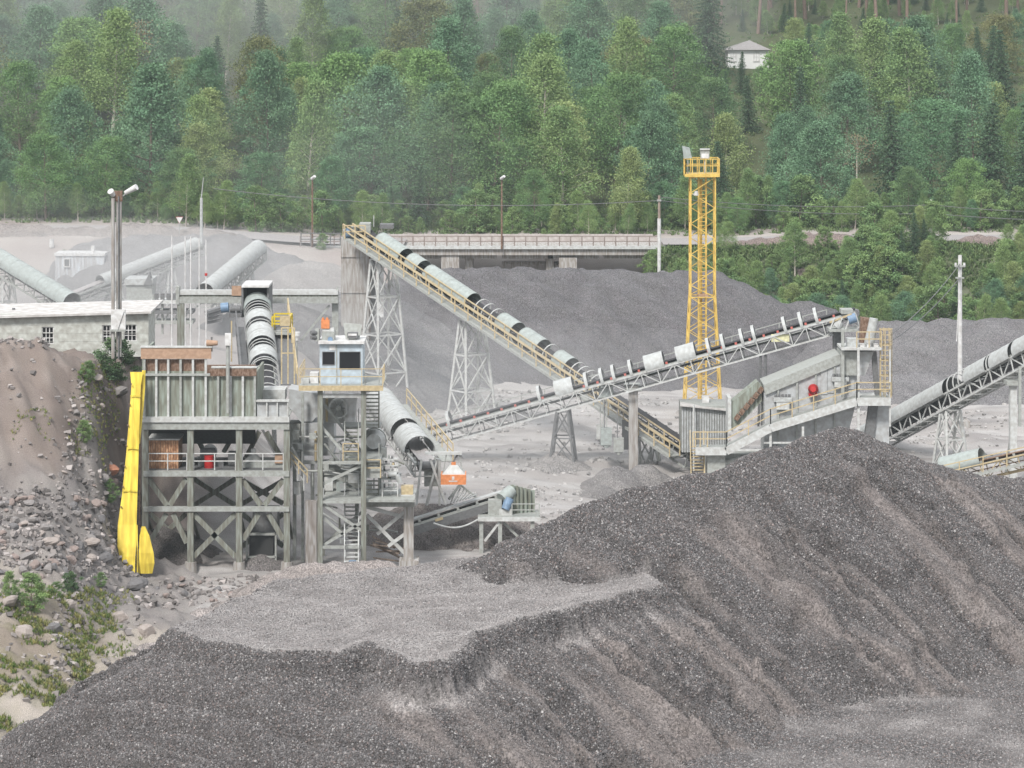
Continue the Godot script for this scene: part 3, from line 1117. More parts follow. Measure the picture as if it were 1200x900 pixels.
func make_bank_rocks() -> void:
	var r := RandomNumberGenerator.new()
	r.seed = 21
	var kinds := []
	for i in 5:
		kinds.append(rock_mesh(40 + i, [0.8, 0.6, 0.95, 0.5, 0.75][i]))
	var tones := []
	for c in [lin(0.24, 0.228, 0.225), lin(0.16, 0.157, 0.162), lin(0.33, 0.295, 0.275), lin(0.26, 0.215, 0.2)]:
		var m: StandardMaterial3D = mat("stone_%d" % tones.size(), c, 0.9, 0.0, "blotch", 0.8, 2.0)
		tones.append(m)
	var rusty := mat("stone_rusty", lin(0.42, 0.20, 0.13), 0.9, 0.0, "blotch", 0.8, 2.0)
	var placed := []
	for b in [
		[130, 551, 0.55, rusty, "rust orange boulder left of the yellow chute, halfway up the bank"],
		[63, 742, 0.60, tones[1], "dark grey rounded boulder alone on the pale slope at the lower left"],
		[160, 688, 0.75, tones[1], "dark smooth boulder under the lower end of the yellow chute"],
		[30, 655, 0.6, tones[0], "long grey slab lying at the left foot of the scree"],
		[122, 657, 0.7, tones[1], "dark block at the right end of the scree beside the green weeds"],
		[80, 712, 0.55, tones[2], "pinkish boulder on the pale slope beside the young plants"],
		[10, 712, 0.6, tones[2], "pale flat boulder at the left edge of the picture"],
		[26, 745, 0.75, tones[2], "broad pale pinkish outcrop on the dry slope at the lower left"],
		[140, 728, 0.8, tones[2], "large pale sloping outcrop under the yellow chute's foot"],
		[172, 745, 0.6, tones[2], "pale wedge of rock just above the dark gravel at the lower left"],
		[113, 447, 0.45, tones[2], "pale stone between the two bushes at the top of the bank"],
		[140, 463, 0.55, tones[0], "grey stone just under the dark bush at the top of the bank"],
		[58, 640, 0.6, tones[2], "pale reddish slab in the middle of the scree"],
		[107, 640, 0.55, tones[2], "pale boulder at the scree's right side above the weeds"],
	]:
		one_stone(kinds[r.randi() % 5], b[3], look(b[0], b[1]), b[2], r, b[4], "boulders on the bank")
		placed.append(Vector2(b[0], b[1]))
	var n := 0
	while n < 150:
		var px := r.randf_range(-15, 150)
		var py := 0.0
		var s := 0.0
		var lab := ""
		if n < 105:
			py = r.randf_range(585, 680) - ss(60, 150, px) * 25.0
			s = r.randf_range(0.16, 0.42)
			lab = "grey angular stone among many in the scree at the foot of the sandy bank"
		elif n < 125:
			px = r.randf_range(75, 120)
			py = r.randf_range(440, 590)
			s = r.randf_range(0.13, 0.26)
			lab = "grey broken stone in the stony chute between the sandy slope and the weeds"
		else:
			px = r.randf_range(165, 330)
			py = r.randf_range(681, 708)
			s = r.randf_range(0.12, 0.30)
			lab = "loose grey stone in the row of rubble in front of the hopper's legs"
		var tn: int = [0, 0, 1, 2, 3, 3][r.randi() % 6]
		lab = lab.replace("grey", ["grey", "dark grey", "pale pinkish", "brownish"][tn])
		one_stone(kinds[r.randi() % 5], tones[tn], look(px, py), s, r, lab, ["stones of the scree", "stones of the stony chute", "stones before the hopper"][0 if n < 105 else (1 if n < 125 else 2)])
		n += 1
	# small rubble nobody could count
	var xf: Array[Transform3D] = []
	var tint := PackedColorArray()
	var tries := 0
	while xf.size() < 3600 and tries < 60000:
		tries += 1
		var px := r.randf_range(-40, 335)
		var d := r.randf_range(144, 184)
		var p := on_ground(px, d)
		var py := (CAMH - p.y) * F / d
		var k := 0.04
		if px < 165:
			k = 1.0 * ss(560, 600, py + px * 0.25) * ss(690, 655, py) + 0.12
			k = maxf(k, ss(22, 8, absf(px - 92.0 + (py - 440) * 0.05)) * ss(425, 450, py))
			k = maxf(k, 0.8 * ss(412, 404, py))
		elif py > 676 and py < 712:
			k = 0.4
		if px > 165 and py < 676:
			k = 0.0
		if r.randf() > k:
			continue
		var s := 0.05 + 0.15 * pow(r.randf(), 2.0)
		xf.append(Transform3D(Basis.from_euler(Vector3(r.randf() * TAU, r.randf() * TAU, 0)).scaled_local(Vector3(s, s * 0.7, s)), p + Vector3.UP * s * 0.12))
		var v := 0.10 + 0.24 * pow(r.randf(), 1.5)
		tint.append(Color(v * 1.05, v * 0.95, v * 0.91))
	scatter("rubble", xf, tint, pebble_mesh(9), M.pebble, "grey and pinkish rubble strewn over the bank and round the hopper's feet", "rubble")
	# spilled stone in drifts over the yard
	var yx: Array[Transform3D] = []
	var yt := PackedColorArray()
	tries = 0
	while yx.size() < 4200 and tries < 60000:
		tries += 1
		var px := r.randf_range(440, 1180)
		var d := r.randf_range(196, 262)
		var p := on_ground(px, d)
		if r.randf() > ss(0.02, 0.3, nz.get_noise_2d(p.x * 0.09 + 20.0, d * 0.30)) + 0.03:
			continue
		var s := 0.05 + 0.16 * pow(r.randf(), 3.0)
		yx.append(Transform3D(Basis.from_euler(Vector3(r.randf() * TAU, r.randf() * TAU, 0)).scaled_local(Vector3(s, s * 0.7, s)), p + Vector3.UP * s * 0.1))
		var v := r.randf_range(0.16, 0.42)
		yt.append(Color(v, v * 0.96, v * 0.93))
	scatter("spilled_stone", yx, yt, pebble_mesh(12), M.pebble, "loose spilled stone in drifts over the pale yard", "rubble")
	# dry grass and weeds
	var gx: Array[Transform3D] = []
	var gt := PackedColorArray()
	tries = 0
	while gx.size() < 6500 and tries < 90000:
		tries += 1
		var px := r.randf_range(-60, 200)
		var d := r.randf_range(128, 187)
		var p := on_ground(px, d)
		var py := (CAMH - p.y) * F / d
		var clump := nz.get_noise_2d(p.x * 0.35, d * 0.35)
		var k := 0.0
		if py > 690:
			k = ss(-0.12, 0.2, clump) * ss(175, 90, px) * 0.7
		if px > 80 and px < 140 and py > 428 and py < 535:
			k = maxf(k, 1.6 * ss(-0.2, 0.1, clump))
		if px > 10 and px < 60 and py > 480 and py < 520:
			k = maxf(k, 0.25 * ss(0.0, 0.2, clump))
		if px > 118 and px < 142 and py > 520 and py < 580:
			k = maxf(k, ss(-0.05, 0.2, clump))
		if r.randf() > k:
			continue
		var s := r.randf_range(0.45, 1.0) * (0.7 if py < 690 else 1.0)
		gx.append(Transform3D(Basis(Vector3.UP, r.randf() * TAU).scaled(Vector3(s, s, s)), p))
		var dry := clampf(r.randf() * 1.2 - 0.15, 0, 1)
		gt.append(Color(0.12, 0.185, 0.05).lerp(Color(0.34, 0.31, 0.13), dry))
	scatter("grass", gx, gt, tuft_mesh(), M.leaf, "dry grass and weeds in patches on the bank and its foot", "grass")


func scatter(called: String, xf: Array[Transform3D], tint: PackedColorArray, mesh: Mesh, m: Material, label: String, category: String) -> void:
	var mm := MultiMesh.new()
	mm.transform_format = MultiMesh.TRANSFORM_3D
	mm.use_colors = true
	mm.mesh = mesh
	mm.instance_count = xf.size()
	for i in xf.size():
		mm.set_instance_transform(i, xf[i])
		mm.set_instance_color(i, tint[i])
	var o := MultiMeshInstance3D.new()
	o.name = numbered(called)
	o.multimesh = mm
	o.material_override = m
	add_child(o)
	tag(o, label, category, "", "stuff")


func tuft_mesh() -> ArrayMesh:
	var r := RandomNumberGenerator.new()
	r.seed = 2
	var g := Geo.new()
	for i in 11:
		var a := r.randf() * TAU
		var d := Vector3(cos(a), 0, sin(a))
		var s := d.cross(Vector3.UP) * 0.022
		var b := d * r.randf_range(0.0, 0.12)
		var h := r.randf_range(0.16, 0.36)
		var k := b + Vector3.UP * h * 0.6 + d * 0.05
		var e := b + Vector3.UP * h + d * r.randf_range(0.08, 0.2)
		g.quad(b - s, b + s, k + s, k - s, d + Vector3.UP)
		g.tri(k - s, k + s, e, (d + Vector3.UP).normalized())
	return g.mesh()


# ---------------------------------------------------------------- the feed hopper on its steel frame
func make_hopper() -> void:
	var d := 180.0
	var back := 185.5
	var th := thing("feed_hopper", "large grey-green ribbed steel hopper on a braced frame, beside the yellow chute", "hopper", W(250, 668, d))
	var px := [170.0, 223.0, 280.0, 336.0]
	for x: float in px:
		prect(th, "column", x - 3.6, 497, x + 3.6, 662, d, d + 0.4, M.steel_green)
		prect(th, "column", x - 3.2, 497, x + 3.2, 690, back, back + 0.4, M.steel_green)
		var cx := W(x, 665, d)
		var fo := Geo.new()
		fo.pipe(Vector3(cx.x, -0.6, cx.z - 0.2), Vector3(cx.x, 0.55, cx.z - 0.2), 0.48, 0.34, 9)
		part(th, "footing", fo, M.concrete)
		pbar(th, "side_beam", W(x, 552, d + 0.42), W(x, 552, d + 0.42) + Vector3(0, 0, -5.0), 0.2, M.steel_green, 0.25)
		pbar(th, "side_brace", W(x, 600, d + 0.42), W(x, 648, d + 0.42) + Vector3(0, 0, -5.0), 0.16, M.steel_green)
	for y in [[495.0, 503.5, 0.1], [552.0, 558.5, 0.07], [594.0, 599.5, 0.08]]:
		prect(th, "beam", 168, y[0], 339, y[1], d - y[2], d - y[2] + 0.3, M.steel)
		prect(th, "beam", 168, y[0], 339, y[1], back - y[2], back - y[2] + 0.3, M.steel_green)
	# floor of the machine storey
	prect(th, "floor_plate", 168, 551, 339, 552, d + 0.25, back - 0.1, M.steel_dark)
	# braces, front row: [x0, y0, x1, y1]
	for b in [[174, 561, 196, 592], [218, 561, 199, 592], [195, 602, 175, 636], [203, 602, 219, 636], [227, 602, 276, 652], [276, 602, 227, 652], [284, 562, 306, 592], [332, 562, 310, 592], [303, 602, 285, 632], [315, 602, 332, 632]]:
		pbar(th, "brace", W(b[0], b[1], d + 0.25 + 0.01 * (b[0] % 7)), W(b[2], b[3], d + 0.25 + 0.01 * (b[0] % 7)), 0.24, M.steel_green, 0.30)
	for b in [[227, 561, 276, 592], [276, 561, 227, 592], [284, 563, 332, 590], [332, 563, 284, 590], [227, 506, 240, 530], [276, 506, 262, 530], [304, 506, 286, 540], [312, 506, 332, 540], [174, 506, 186, 530], [176, 602, 218, 640], [218, 602, 176, 640], [284, 602, 332, 640], [332, 602, 284, 640]]:
		pbar(th, "brace", W(b[0], b[1], back + 0.02 * (b[0] % 5)), W(b[2], b[3], back + 0.02 * (b[0] % 5)), 0.24, M.steel_green, 0.28)
	# handrail of the machine storey, bay by bay
	for i in 3:
		var g := Geo.new()
		var a := W(px[i] + 4, 551, d + 0.1)
		var b := W(px[i + 1] - 4, 551, d + 0.1)
		rail(g, [a, b], 0.98, 1.35, 0.03)
		part(th, "handrail", g, M.steel_pale)
	# hopper: ribs, panels between them, and the closed back
	var ribs := [169.0, 183.0, 197.0, 211.5, 226.0, 241.0, 255.5, 270.0, 284.5, 298.5]
	for i in 9:
		var top := 421.0 if i < 5 else 441.0
		prect(th, "wall_panel", ribs[i], top + 14.0, ribs[i + 1], 493, d + 0.2, d + 0.26, M.panel)
		prect(th, "upper_panel", ribs[i], top, ribs[i + 1], top + 14.0, d + 0.23, d + 0.29, M.rust_brown if i < 5 else M.panel)
	for i in 10:
		prect(th, "rib", ribs[i] - 1.3, 421.0 if i < 6 else 441.0, ribs[i] + 1.3, 491, d, d + 0.2, M.steel_pale if i % 3 else M.steel)
	prect(th, "stiffener", 169, 438, 246, 440.5, d - 0.06, d + 0.19, M.steel)
	prect(th, "sill", 166, 489, 339, 495, d - 0.2, d + 0.4, M.steel_pale)
	prect(th, "side_wall", 166.5, 412, 169, 493, d + 0.25, back, M.panel)
	prect(th, "side_wall", 298.5, 436, 301, 493, d + 0.25, back, M.panel)
	prect(th, "back_wall", 169, 428, 299, 520, back - 0.3, back, M.rust_brown)
	var fl := Geo.new()
	fl.quad(W(169, 470, d + 0.3), W(299, 470, d + 0.3), W(299, 520, back - 0.3), W(169, 520, back - 0.3), Vector3.UP)
	part(th, "hopper_floor", fl, M.steel_dark)
	prect(th, "rim_plate", 165, 407.5, 247.5, 420.5, d - 0.05, d + 0.05, M.rust)
	prect(th, "rim_flange", 164.5, 406, 248.5, 407.7, d - 0.1, d + 0.3, M.steel_pale)
	prect(th, "rim_plate", 247.5, 431.5, 300.5, 440.5, d - 0.03, d + 0.06, M.rust_brown)
	prect(th, "rim_flange", 247.5, 429.8, 301, 431.5, d - 0.06, d + 0.3, M.steel_pale)
	# tray at the right
	for i in 3:
		prect(th, "tray_panel", 301.0 + i * 12.3, 471, 312.0 + i * 12.3, 490, d + 0.15, d + 0.22, M.panel_grey)
		prect(th, "tray_rib", 311.8 + i * 12.3, 471, 313.4 + i * 12.3, 490, d, d + 0.2, M.steel_pale)
	prect(th, "tray_rim", 300, 469, 339, 471, d - 0.05, d + 0.3, M.steel_pale)
	prect(th, "tray_floor", 301, 489, 338, 490, d + 0.3, back, M.steel)
	# post with a white cap in front of the ribs
	ppipe(th, "post", W(267, 484, d - 0.25), W(267, 404, d - 0.25), 0.11, M.steel)
	prect(th, "post_cap", 263.5, 391, 270.5, 405, d - 0.45, d - 0.1, M.white)
	prect(th, "lamp_bracket", 247, 395, 249, 412, d + 0.1, d + 0.2, M.steel_dark)
	var lp := Geo.new()
	lp.pipe(W(242, 402, d + 0.1), W(255, 402, d + 0.1), 0.2, 0.14, 8)
	part(th, "siren", lp, M.rust)
	# machines on the storey
	var box := thing("motor_house", "small cabinet of rusty orange corrugated sheets on the hopper's machine storey", "cabinet", W(191, 552, d + 1))
	prect(box, "body", 173.5, 516, 209.5, 550.5, d + 1.0, d + 3.0, M.rust)
	for i in 12:
		prect(box, "corrugated_sheet", 173.5 + i * 3.0, 516, 175.9 + i * 3.0, 550.5, d + 0.90, d + 1.0, M.cabinet_orange)
	prect(box, "lid", 172.5, 514.3, 210.5, 516, d + 0.85, d + 3.1, M.steel_pale)
	var dr := W(245, 551, d + 1.2)
	var drum := thing("oil_drum", "red steel drum standing on the hopper's machine storey", "drum", dr)
	ppipe(drum, "body", dr, dr + Vector3.UP * 0.84, 0.28, M.red, -1.0, 16)
	for k: float in [0.02, 0.3, 0.56, 0.84]:
		var hoop := Geo.new()
		hoop.pipe(dr + Vector3.UP * (k - 0.015), dr + Vector3.UP * (k + 0.015), 0.295, 0.295, 16)
		part(drum, "hoop", hoop, M.red)
	var mo := W(244, 534, d + 1.9)
	var mt := thing("drive_motor", "dark motor with a pale round guard behind the red drum", "motor", Vector3(mo.x, dr.y, mo.z))
	prect(mt, "base", 232, 541, 262, 550.5, d + 1.7, d + 2.6, M.steel_dark)
	ppipe(mt, "body", W(235, 533, d + 2.1), W(252, 533, d + 2.1), 0.42, M.steel_dark, -1.0, 12)
	ppipe(mt, "guard", W(246, 529, d + 2.9), W(246, 529, d + 2.6), 0.45, M.white, -1.0, 14)
	ppipe(mt, "cable_gland", W(240, 532, d + 1.9), W(240, 527, d + 1.9), 0.1, M.steel_dark)
	var fd := thing("belt_feeder", "grey machine with a pale conical cover at the right end of the hopper's storey", "machine", W(308, 552, d + 2))
	prect(fd, "body", 284, 542, 334, 551, d + 1.2, d + 3.2, M.steel)
	ppipe(fd, "cover", W(297, 540, d + 2), W(297, 533, d + 2), 0.6, M.steel_pale, 0.25, 12)
	ppipe(fd, "vent", W(297, 533, d + 2), W(297, 526, d + 2), 0.16, M.white)
	prect(fd, "gearbox", 322, 535, 331, 543, d + 1.1, d + 2.0, M.rust)
	ppipe(fd, "roller", W(268, 538, d + 2), W(280, 538, d + 2), 0.5, M.steel_dark, -1.0, 12)
	# discharge box under the right bay
	var dc := thing("discharge_box", "dark steel discharge box hanging under the hopper's right bay", "chute", W(306, 655, d + 2))
	prect(dc, "upper_chute", 296, 598, 325, 625, d + 1.6, d + 3.4, M.steel_dark)
	prect(dc, "box", 292, 627, 320, 652, d + 1.2, d + 3.4, M.rubber)
	prect(dc, "frame_bar", 289, 625, 323, 627.5, d + 1.0, d + 1.3, M.steel)
	prect(dc, "frame_bar", 289, 652, 323, 654, d + 1.0, d + 1.3, M.steel)
	prect(dc, "frame_leg", 288, 625, 290, 661, d + 1.0, d + 1.2, M.steel)
	prect(dc, "frame_leg", 322, 625, 324, 661, d + 1.0, d + 1.2, M.steel)
	# yellow liner that hangs at the hopper's left corner
	var y := thing("yellow_chute", "long bright yellow liner sheet hanging in folds at the left corner of the hopper", "chute", W(152, 672, 178))
	var strip := [[152.5, 436, 167.5, 179.0], [154, 452, 165, 178.9], [152, 480, 164, 178.5], [148, 530, 162.5, 178.1], [143, 580, 161, 177.6], [138, 615, 160, 177.2]]
	sheet_strip(y, "long_sheet", strip)
	sheet_strip(y, "lower_fold", [[138, 615, 160, 177.15], [137.5, 640, 159.5, 176.7], [140, 652, 158.6, 176.5], [141.5, 672, 158, 176.4]])
	sheet_strip(y, "top_flap", [[166.5, 434, 170.5, 179.3], [165.5, 455, 170, 179.2], [164, 480, 168, 178.9], [162.5, 520, 164, 178.7]])
	sheet_strip(y, "curled_flap", [[166, 617, 170, 177.4], [163.5, 628, 175, 177.1], [162.5, 648, 180, 176.9], [162, 660, 181, 176.9], [162, 672, 178.5, 177.0]])
	for k in [[152.8, 464, 165.0, 178.62], [148.5, 525, 162.6, 178.02], [143.5, 575, 161.2, 177.55]]:
		pbar(y, "seam", W(k[0], k[1], k[3] - 0.05), W(k[2], k[1], k[3] - 0.05), 0.02, M.yellow_liner, 0.10)
	for i in 7:
		var bo := Geo.new()
		bo.pipe(W(154.0 - i * 2.0, 450.0 + i * 24.0, 178.75 - i * 0.22), W(154.0 - i * 2.0, 450.0 + i * 24.0, 178.6 - i * 0.22), 0.05, 0.05, 6)
		part(y, "bolt", bo, M.rust_brown)
	pbar(y, "rusty_edge", W(165, 440, 179.6), W(163, 640, 177.9), 0.09, M.rust_brown, 0.3)
	pbar(y, "stay", W(160.5, 615, 177.0), W(161, 684, 176.6), 0.08, M.yellow_liner)


func sheet_strip(th: Node3D, called: String, rows: Array) -> void:
	var g := Geo.new()
	var th_ := Vector3(0, 0, -0.05)
	for i in rows.size() - 1:
		var a: Array = rows[i]
		var b: Array = rows[i + 1]
		var p := W(a[0], a[1], a[3])
		var q := W(a[2], a[1], a[3])
		var u := W(b[2], b[1], b[3])
		var v := W(b[0], b[1], b[3])
		# a shallow fold along the middle
		var mp := (p + q) * 0.5 + Vector3(0, 0, 0.10)
		var mv := (u + v) * 0.5 + Vector3(0, 0, 0.10)
		g.quad(p, mp, mv, v, Vector3.BACK)
		g.quad(mp, q, u, mv, Vector3.BACK)
		g.quad(p + th_, mp + th_, mv + th_, v + th_, Vector3.FORWARD)
		g.quad(mp + th_, q + th_, u + th_, mv + th_, Vector3.FORWARD)
		g.quad(p, v, v + th_, p + th_, Vector3.LEFT)
		g.quad(q, u, u + th_, q + th_, Vector3.RIGHT)
		if i == 0:
			g.quad(p, q, q + th_, p + th_, Vector3.UP)
		if i == rows.size() - 2:
			g.quad(v, u, u + th_, v + th_, Vector3.DOWN)
	part(th, called, g, M.yellow_liner)


# ---------------------------------------------------------------- stair tower with the control cabin, and the crusher behind
func make_cabin_tower() -> void:
	var d := 178.0
	var th := thing("stair_tower", "grey steel stair tower with zigzag flights under the control cabin", "tower", W(400, 664, d))
	for x: float in [375.0, 426.0]:
		prect(th, "column", x - 3, 457, x + 3, 668, d, d + 0.3, M.steel_green)
		prect(th, "column", x - 2.6, 457, x + 2.6, 680, d + 4.5, d + 4.8, M.steel)
	prect(th, "column", 353, 460, 356, 680, d + 4.5, d + 4.75, M.steel)
	# upper platform
	prect(th, "platform", 350, 452.5, 449, 455, d - 0.2, d + 5.0, M.steel)
	prect(th, "fascia", 350, 452, 449, 458, d - 0.28, d - 0.2, M.rail_yellow)
	var g := Geo.new()
	var f := W(350.5, 452.5, d - 0.1)
	var e := W(448.5, 452.5, d - 0.1)
	rail(g, [f + Vector3(0, 0, -4.9), f, e, e + Vector3(0, 0, -2.5)], 1.0, 1.2, 0.023)
	part(th, "handrail", g, M.rail_yellow)
	prect(th, "under_beam", 376, 462, 425, 466, d + 0.05, d + 0.3, M.steel_pale)
	for y: float in [541, 587, 640]:
		prect(th, "cross_beam", 376, y, 426, y + 3.0, d + 0.03, d + 0.28, M.steel)
	prect(th, "landing", 402, 540, 446, 541.5, d + 0.3, d + 4.4, M.steel)
	prect(th, "landing", 378, 585.5, 486, 588.5, d + 0.3, d + 4.4, M.steel)
	prect(th, "landing", 400, 500, 446, 501.5, d + 2.4, d + 4.4, M.steel)
	for b in [[377, 500, 400, 527], [377, 590, 424, 622], [377, 605, 402, 626], [377, 568, 424, 545], [377, 640, 424, 612]]:
		pbar(th, "brace", W(b[0], b[1], d + 0.3), W(b[2], b[3], d + 0.3), 0.13, M.steel, 0.16)
	for b in [[377, 640, 424, 600], [377, 545, 424, 580], [377, 470, 424, 530]]:
		pbar(th, "brace", W(b[0], b[1], d + 4.6), W(b[2], b[3], d + 4.6), 0.13, M.steel, 0.16)
	# flights
	var across := Vector3.RIGHT
	stairs(th, W(436, 500, d + 2.2), W(436, 456, d + 0.2), 0.78, across, 10, M.steel_green, M.steel)
	stairs(th, W(412, 540, d + 0.4), W(412, 500, d + 2.4), 0.76, across, 9, M.steel_green, M.steel)
	stairs(th, W(436, 586, d + 2.2), W(436, 541, d + 0.4), 0.76, across, 9, M.steel_green, M.steel)
	stairs(th, W(412, 660, d - 0.4), W(412, 587, d + 2.4), 0.78, across, 15, M.steel_pale, M.steel_pale)
	var rr := Geo.new()
	rail(rr, [W(402, 540, d + 0.3), W(420, 540, d + 0.3)], 1.0, 0.9, 0.03)
	rail(rr, [W(428, 560, d + 0.25), W(446, 560, d + 0.25)], 1.05, 0.9, 0.03)
	part(th, "orange_handrail", rr, M.rail_yellow)
	prect(th, "screen_panel", 429, 539, 446, 560, d + 0.5, d + 0.55, M.steel)
	prect(th, "concrete_pier", 473, 590, 484.5, 660, d + 1.5, d + 2.1, M.concrete)
	prect(th, "pier_footing", 467.5, 657.5, 490.5, 674, d + 1.0, d + 2.8, M.concrete)
	prect(th, "concrete_pier", 358, 588, 371, 672, d + 2.5, d + 3.2, M.concrete_dark)
	prect(th, "deck_girder", 428, 588.5, 486, 594, d + 1.2, d + 1.6, M.steel)
	for b in [[430, 603, 474, 648], [474, 600, 442, 626], [430, 594, 474, 606], [474, 626, 455, 640]]:
		pbar(th, "brace", W(b[0], b[1], d + 1.7), W(b[2], b[3], d + 1.9), 0.15, M.steel_pale, 0.2)
	# the cabin
	var c := thing("control_cabin", "light blue control cabin with two dark windows, on the yellow railed platform", "cabin", W(400, 452, d + 1))
	var q := d + 0.9
	var w := Geo.new()
	rect(w, 374.5, 403, 377.5, 452.3, q, q + 0.12)
	rect(w, 377.5, 403, 425, 412, q, q + 0.12)
	rect(w, 392.5, 412, 397.5, 452.3, q, q + 0.12)
	rect(w, 422.5, 412, 425, 452.3, q, q + 0.12)
	rect(w, 377.5, 428, 392.5, 452.3, q, q + 0.12)
	rect(w, 397.5, 433, 422.5, 452.3, q, q + 0.12)
	rect(w, 374.5, 403, 377, 452.3, q + 0.12, q + 2.6)
	rect(w, 422.6, 403, 425, 452.3, q + 0.12, q + 2.6)
	rect(w, 374.5, 403, 425, 452.3, q + 2.6, q + 2.7)
	part(c, "wall", w, M.cabin_blue)
	for k in [[377.5, 412, 392.5, 428], [397.5, 412, 422.5, 433]]:
		var wf := Geo.new()
		rect(wf, k[0], k[1], k[2], k[1] + 0.8, q - 0.03, q + 0.08)
		rect(wf, k[0], k[3] - 0.8, k[2], k[3], q - 0.03, q + 0.08)
		rect(wf, k[0], k[1] + 0.8, k[0] + 0.8, k[3] - 0.8, q - 0.03, q + 0.08)
		rect(wf, k[2] - 0.8, k[1] + 0.8, k[2], k[3] - 0.8, q - 0.03, q + 0.08)
		var wi := part(c, "window", wf, M.steel_dark)
		var pn := Geo.new()
		rect(pn, k[0] + 0.8, k[1] + 0.8, k[2] - 0.8, k[3] - 0.8, q + 0.04, q + 0.06)
		part(wi, "pane", pn, M.pane)
	prect(c, "corner_trim", 393.8, 404, 395.2, 452, q - 0.03, q, M.steel)
	prect(c, "notice_plate", 386, 405, 393, 410.5, q - 0.03, q, M.white)
	prect(c, "roof", 373, 400, 427, 403.2, q - 0.25, q + 2.9, M.white)
	# things that stand on its roof
	var ry := 400.0
	var fl := thing("floodlight", "dark twin floodlight on the left edge of the cabin roof", "floodlight", W(370, ry, q + 0.3))
	for k in 2:
		ppipe(fl, "lamp_head", W(364.5, 390.0 + k * 5.5, q + 0.2), W(370, 390.0 + k * 5.5, q + 0.4), 0.12, M.steel_dark, 0.16, 10)
	prect(fl, "bracket", 369, 386, 374, 400, q + 0.3, q + 0.9, M.steel)
	var hb := thing("heater_box", "rounded pale grey unit on the cabin roof under the orange container", "box", W(385, ry, q + 0.3))
	prect(hb, "body", 377, 389, 392, 399, q + 0.2, q + 1.2, M.steel)
	ppipe(hb, "cover", W(378, 388.5, q + 0.75), W(391.5, 388.5, q + 0.75), 0.24, M.hood_white, -1.0, 12)
	ppipe(hb, "blue_cap", W(387, 397.5, q + 0.05), W(387, 397.5, q + 0.2), 0.15, M.blue)
	var oc := thing("orange_canister", "bright orange canister with two peaks on top of the grey roof unit", "canister", W(381, 384, q + 0.7))
	prect(oc, "body", 376.3, 375.5, 386, 385, q + 0.5, q + 0.9, M.orange)
	for k in 2:
		var co := Geo.new()
		co.pipe(W(378.6 + k * 4.8, 375.6, q + 0.7), W(378.6 + k * 4.8, 372.0, q + 0.7), 0.11, 0.05, 8)
		part(oc, "spout", co, M.orange)
	var rp_ := thing("roof_lamp", "tilted dark panel over a grey lamp box at the right of the cabin roof", "lamp", W(412, ry, q + 0.5))
	var pg := Geo.new()
	pg.prism([W(405, 397, q + 0.9), W(421, 399, q + 0.9), W(424.5, 380, q + 1.2), W(402, 378, q + 1.2)], Vector3(0, 0, -0.08))
	part(rp_, "panel", pg, M.steel)
	prect(rp_, "lamp_box", 407, 390, 419, 396.5, q + 0.3, q + 0.8, M.steel_dark)
	prect(rp_, "lens", 408, 391, 418, 393.5, q + 0.27, q + 0.3, M.white)
	prect(rp_, "foot", 410, 396.5, 416, 400, q + 0.4, q + 0.7, M.steel)
	# platform goods left of the cabin
	prect(th, "locker", 363, 437, 373, 452, d + 1.2, d + 2.0, M.white)
	prect(th, "pipe_rack", 353, 444, 362, 452, d + 1.0, d + 1.5, M.steel_pale)
	# ---- crusher behind
	var cr := thing("crusher", "dusty pale crusher with flywheel and funnel behind the stair tower", "crusher", W(385, 580, d + 3))
	prect(cr, "body", 354, 496, 391, 534, d + 5.2, d + 8.0, M.panel_grey)
	var fu := Geo.new()
	fu.prism([W(338, 456, d + 5.4), W(378, 462, d + 5.4), W(378, 480, d + 5.4), W(366, 494, d + 5.4), W(352, 494, d + 5.4), W(338, 476, d + 5.4)], Vector3(0, 0, -2.4))
	part(cr, "funnel", fu, M.panel_grey)
	for k in [[406, 531, 17.0], [397, 478, 12.0]]:
		var wc := W(k[0], k[1], d + 4.9)
		var wr := Geo.new()
		wr.shell(wc, wc + Vector3(0, 0, 0.3), Vector3.RIGHT, Vector3.UP, k[2] * 0.0505, 0, TAU, 24, 0.1)
		var wo := part(cr, "flywheel", wr, M.steel_pale)
		var hu := Geo.new()
		hu.pipe(wc - Vector3(0, 0, 0.3), wc + Vector3(0, 0, 0.4), 0.16, 0.16, 10)
		part(wo, "hub", hu, M.steel)
		for j in 6:
			var sp := Geo.new()
			var di := Vector3(cos(j * TAU / 6), sin(j * TAU / 6), 0)
			sp.bar(wc + di * 0.12 + Vector3(0, 0, 0.1), wc + di * k[2] * 0.047 + Vector3(0, 0, 0.1), 0.07)
			part(wo, "spoke", sp, M.steel)
	prect(cr, "guard_plate", 377, 464, 418, 496, d + 5.3, d + 5.4, M.steel_pale)
	prect(cr, "lower_box", 376, 545, 424, 584, d + 5.2, d + 7.5, M.steel)
	prect(cr, "outlet", 338, 497, 352, 545, d + 5.6, d + 7.5, M.steel)
	prect(cr, "frame_beam", 340, 540, 430, 544, d + 5.0, d + 5.2, M.steel_pale)
	for x: float in [345, 366, 418]:
		prect(cr, "frame_leg", x - 2, 544, x + 2, 690, d + 5.1, d + 5.4, M.steel)
	ppipe(cr, "exhaust_duct", W(410, 462, d + 5.1), W(410, 497, d + 5.1), 0.5, M.white, 0.35, 12)
	for p in [[383, 467, 383, 494], [370, 505, 370, 540]]:
		ppipe(cr, "pipe", W(p[0], p[1], d + 4.95), W(p[2], p[3], d + 4.95), 0.08, M.rail_yellow)
	# round tank
	var tk := thing("round_tank", "pale dusty round vessel lying behind the stair flights", "tank", W(438, 530, d + 4))
	var tc := W(438, 517, d + 4.2)
	ppipe(tk, "shell", tc - Vector3(0, 0, 1.2), tc, 0.7, M.steel_pale, -1.0, 18)
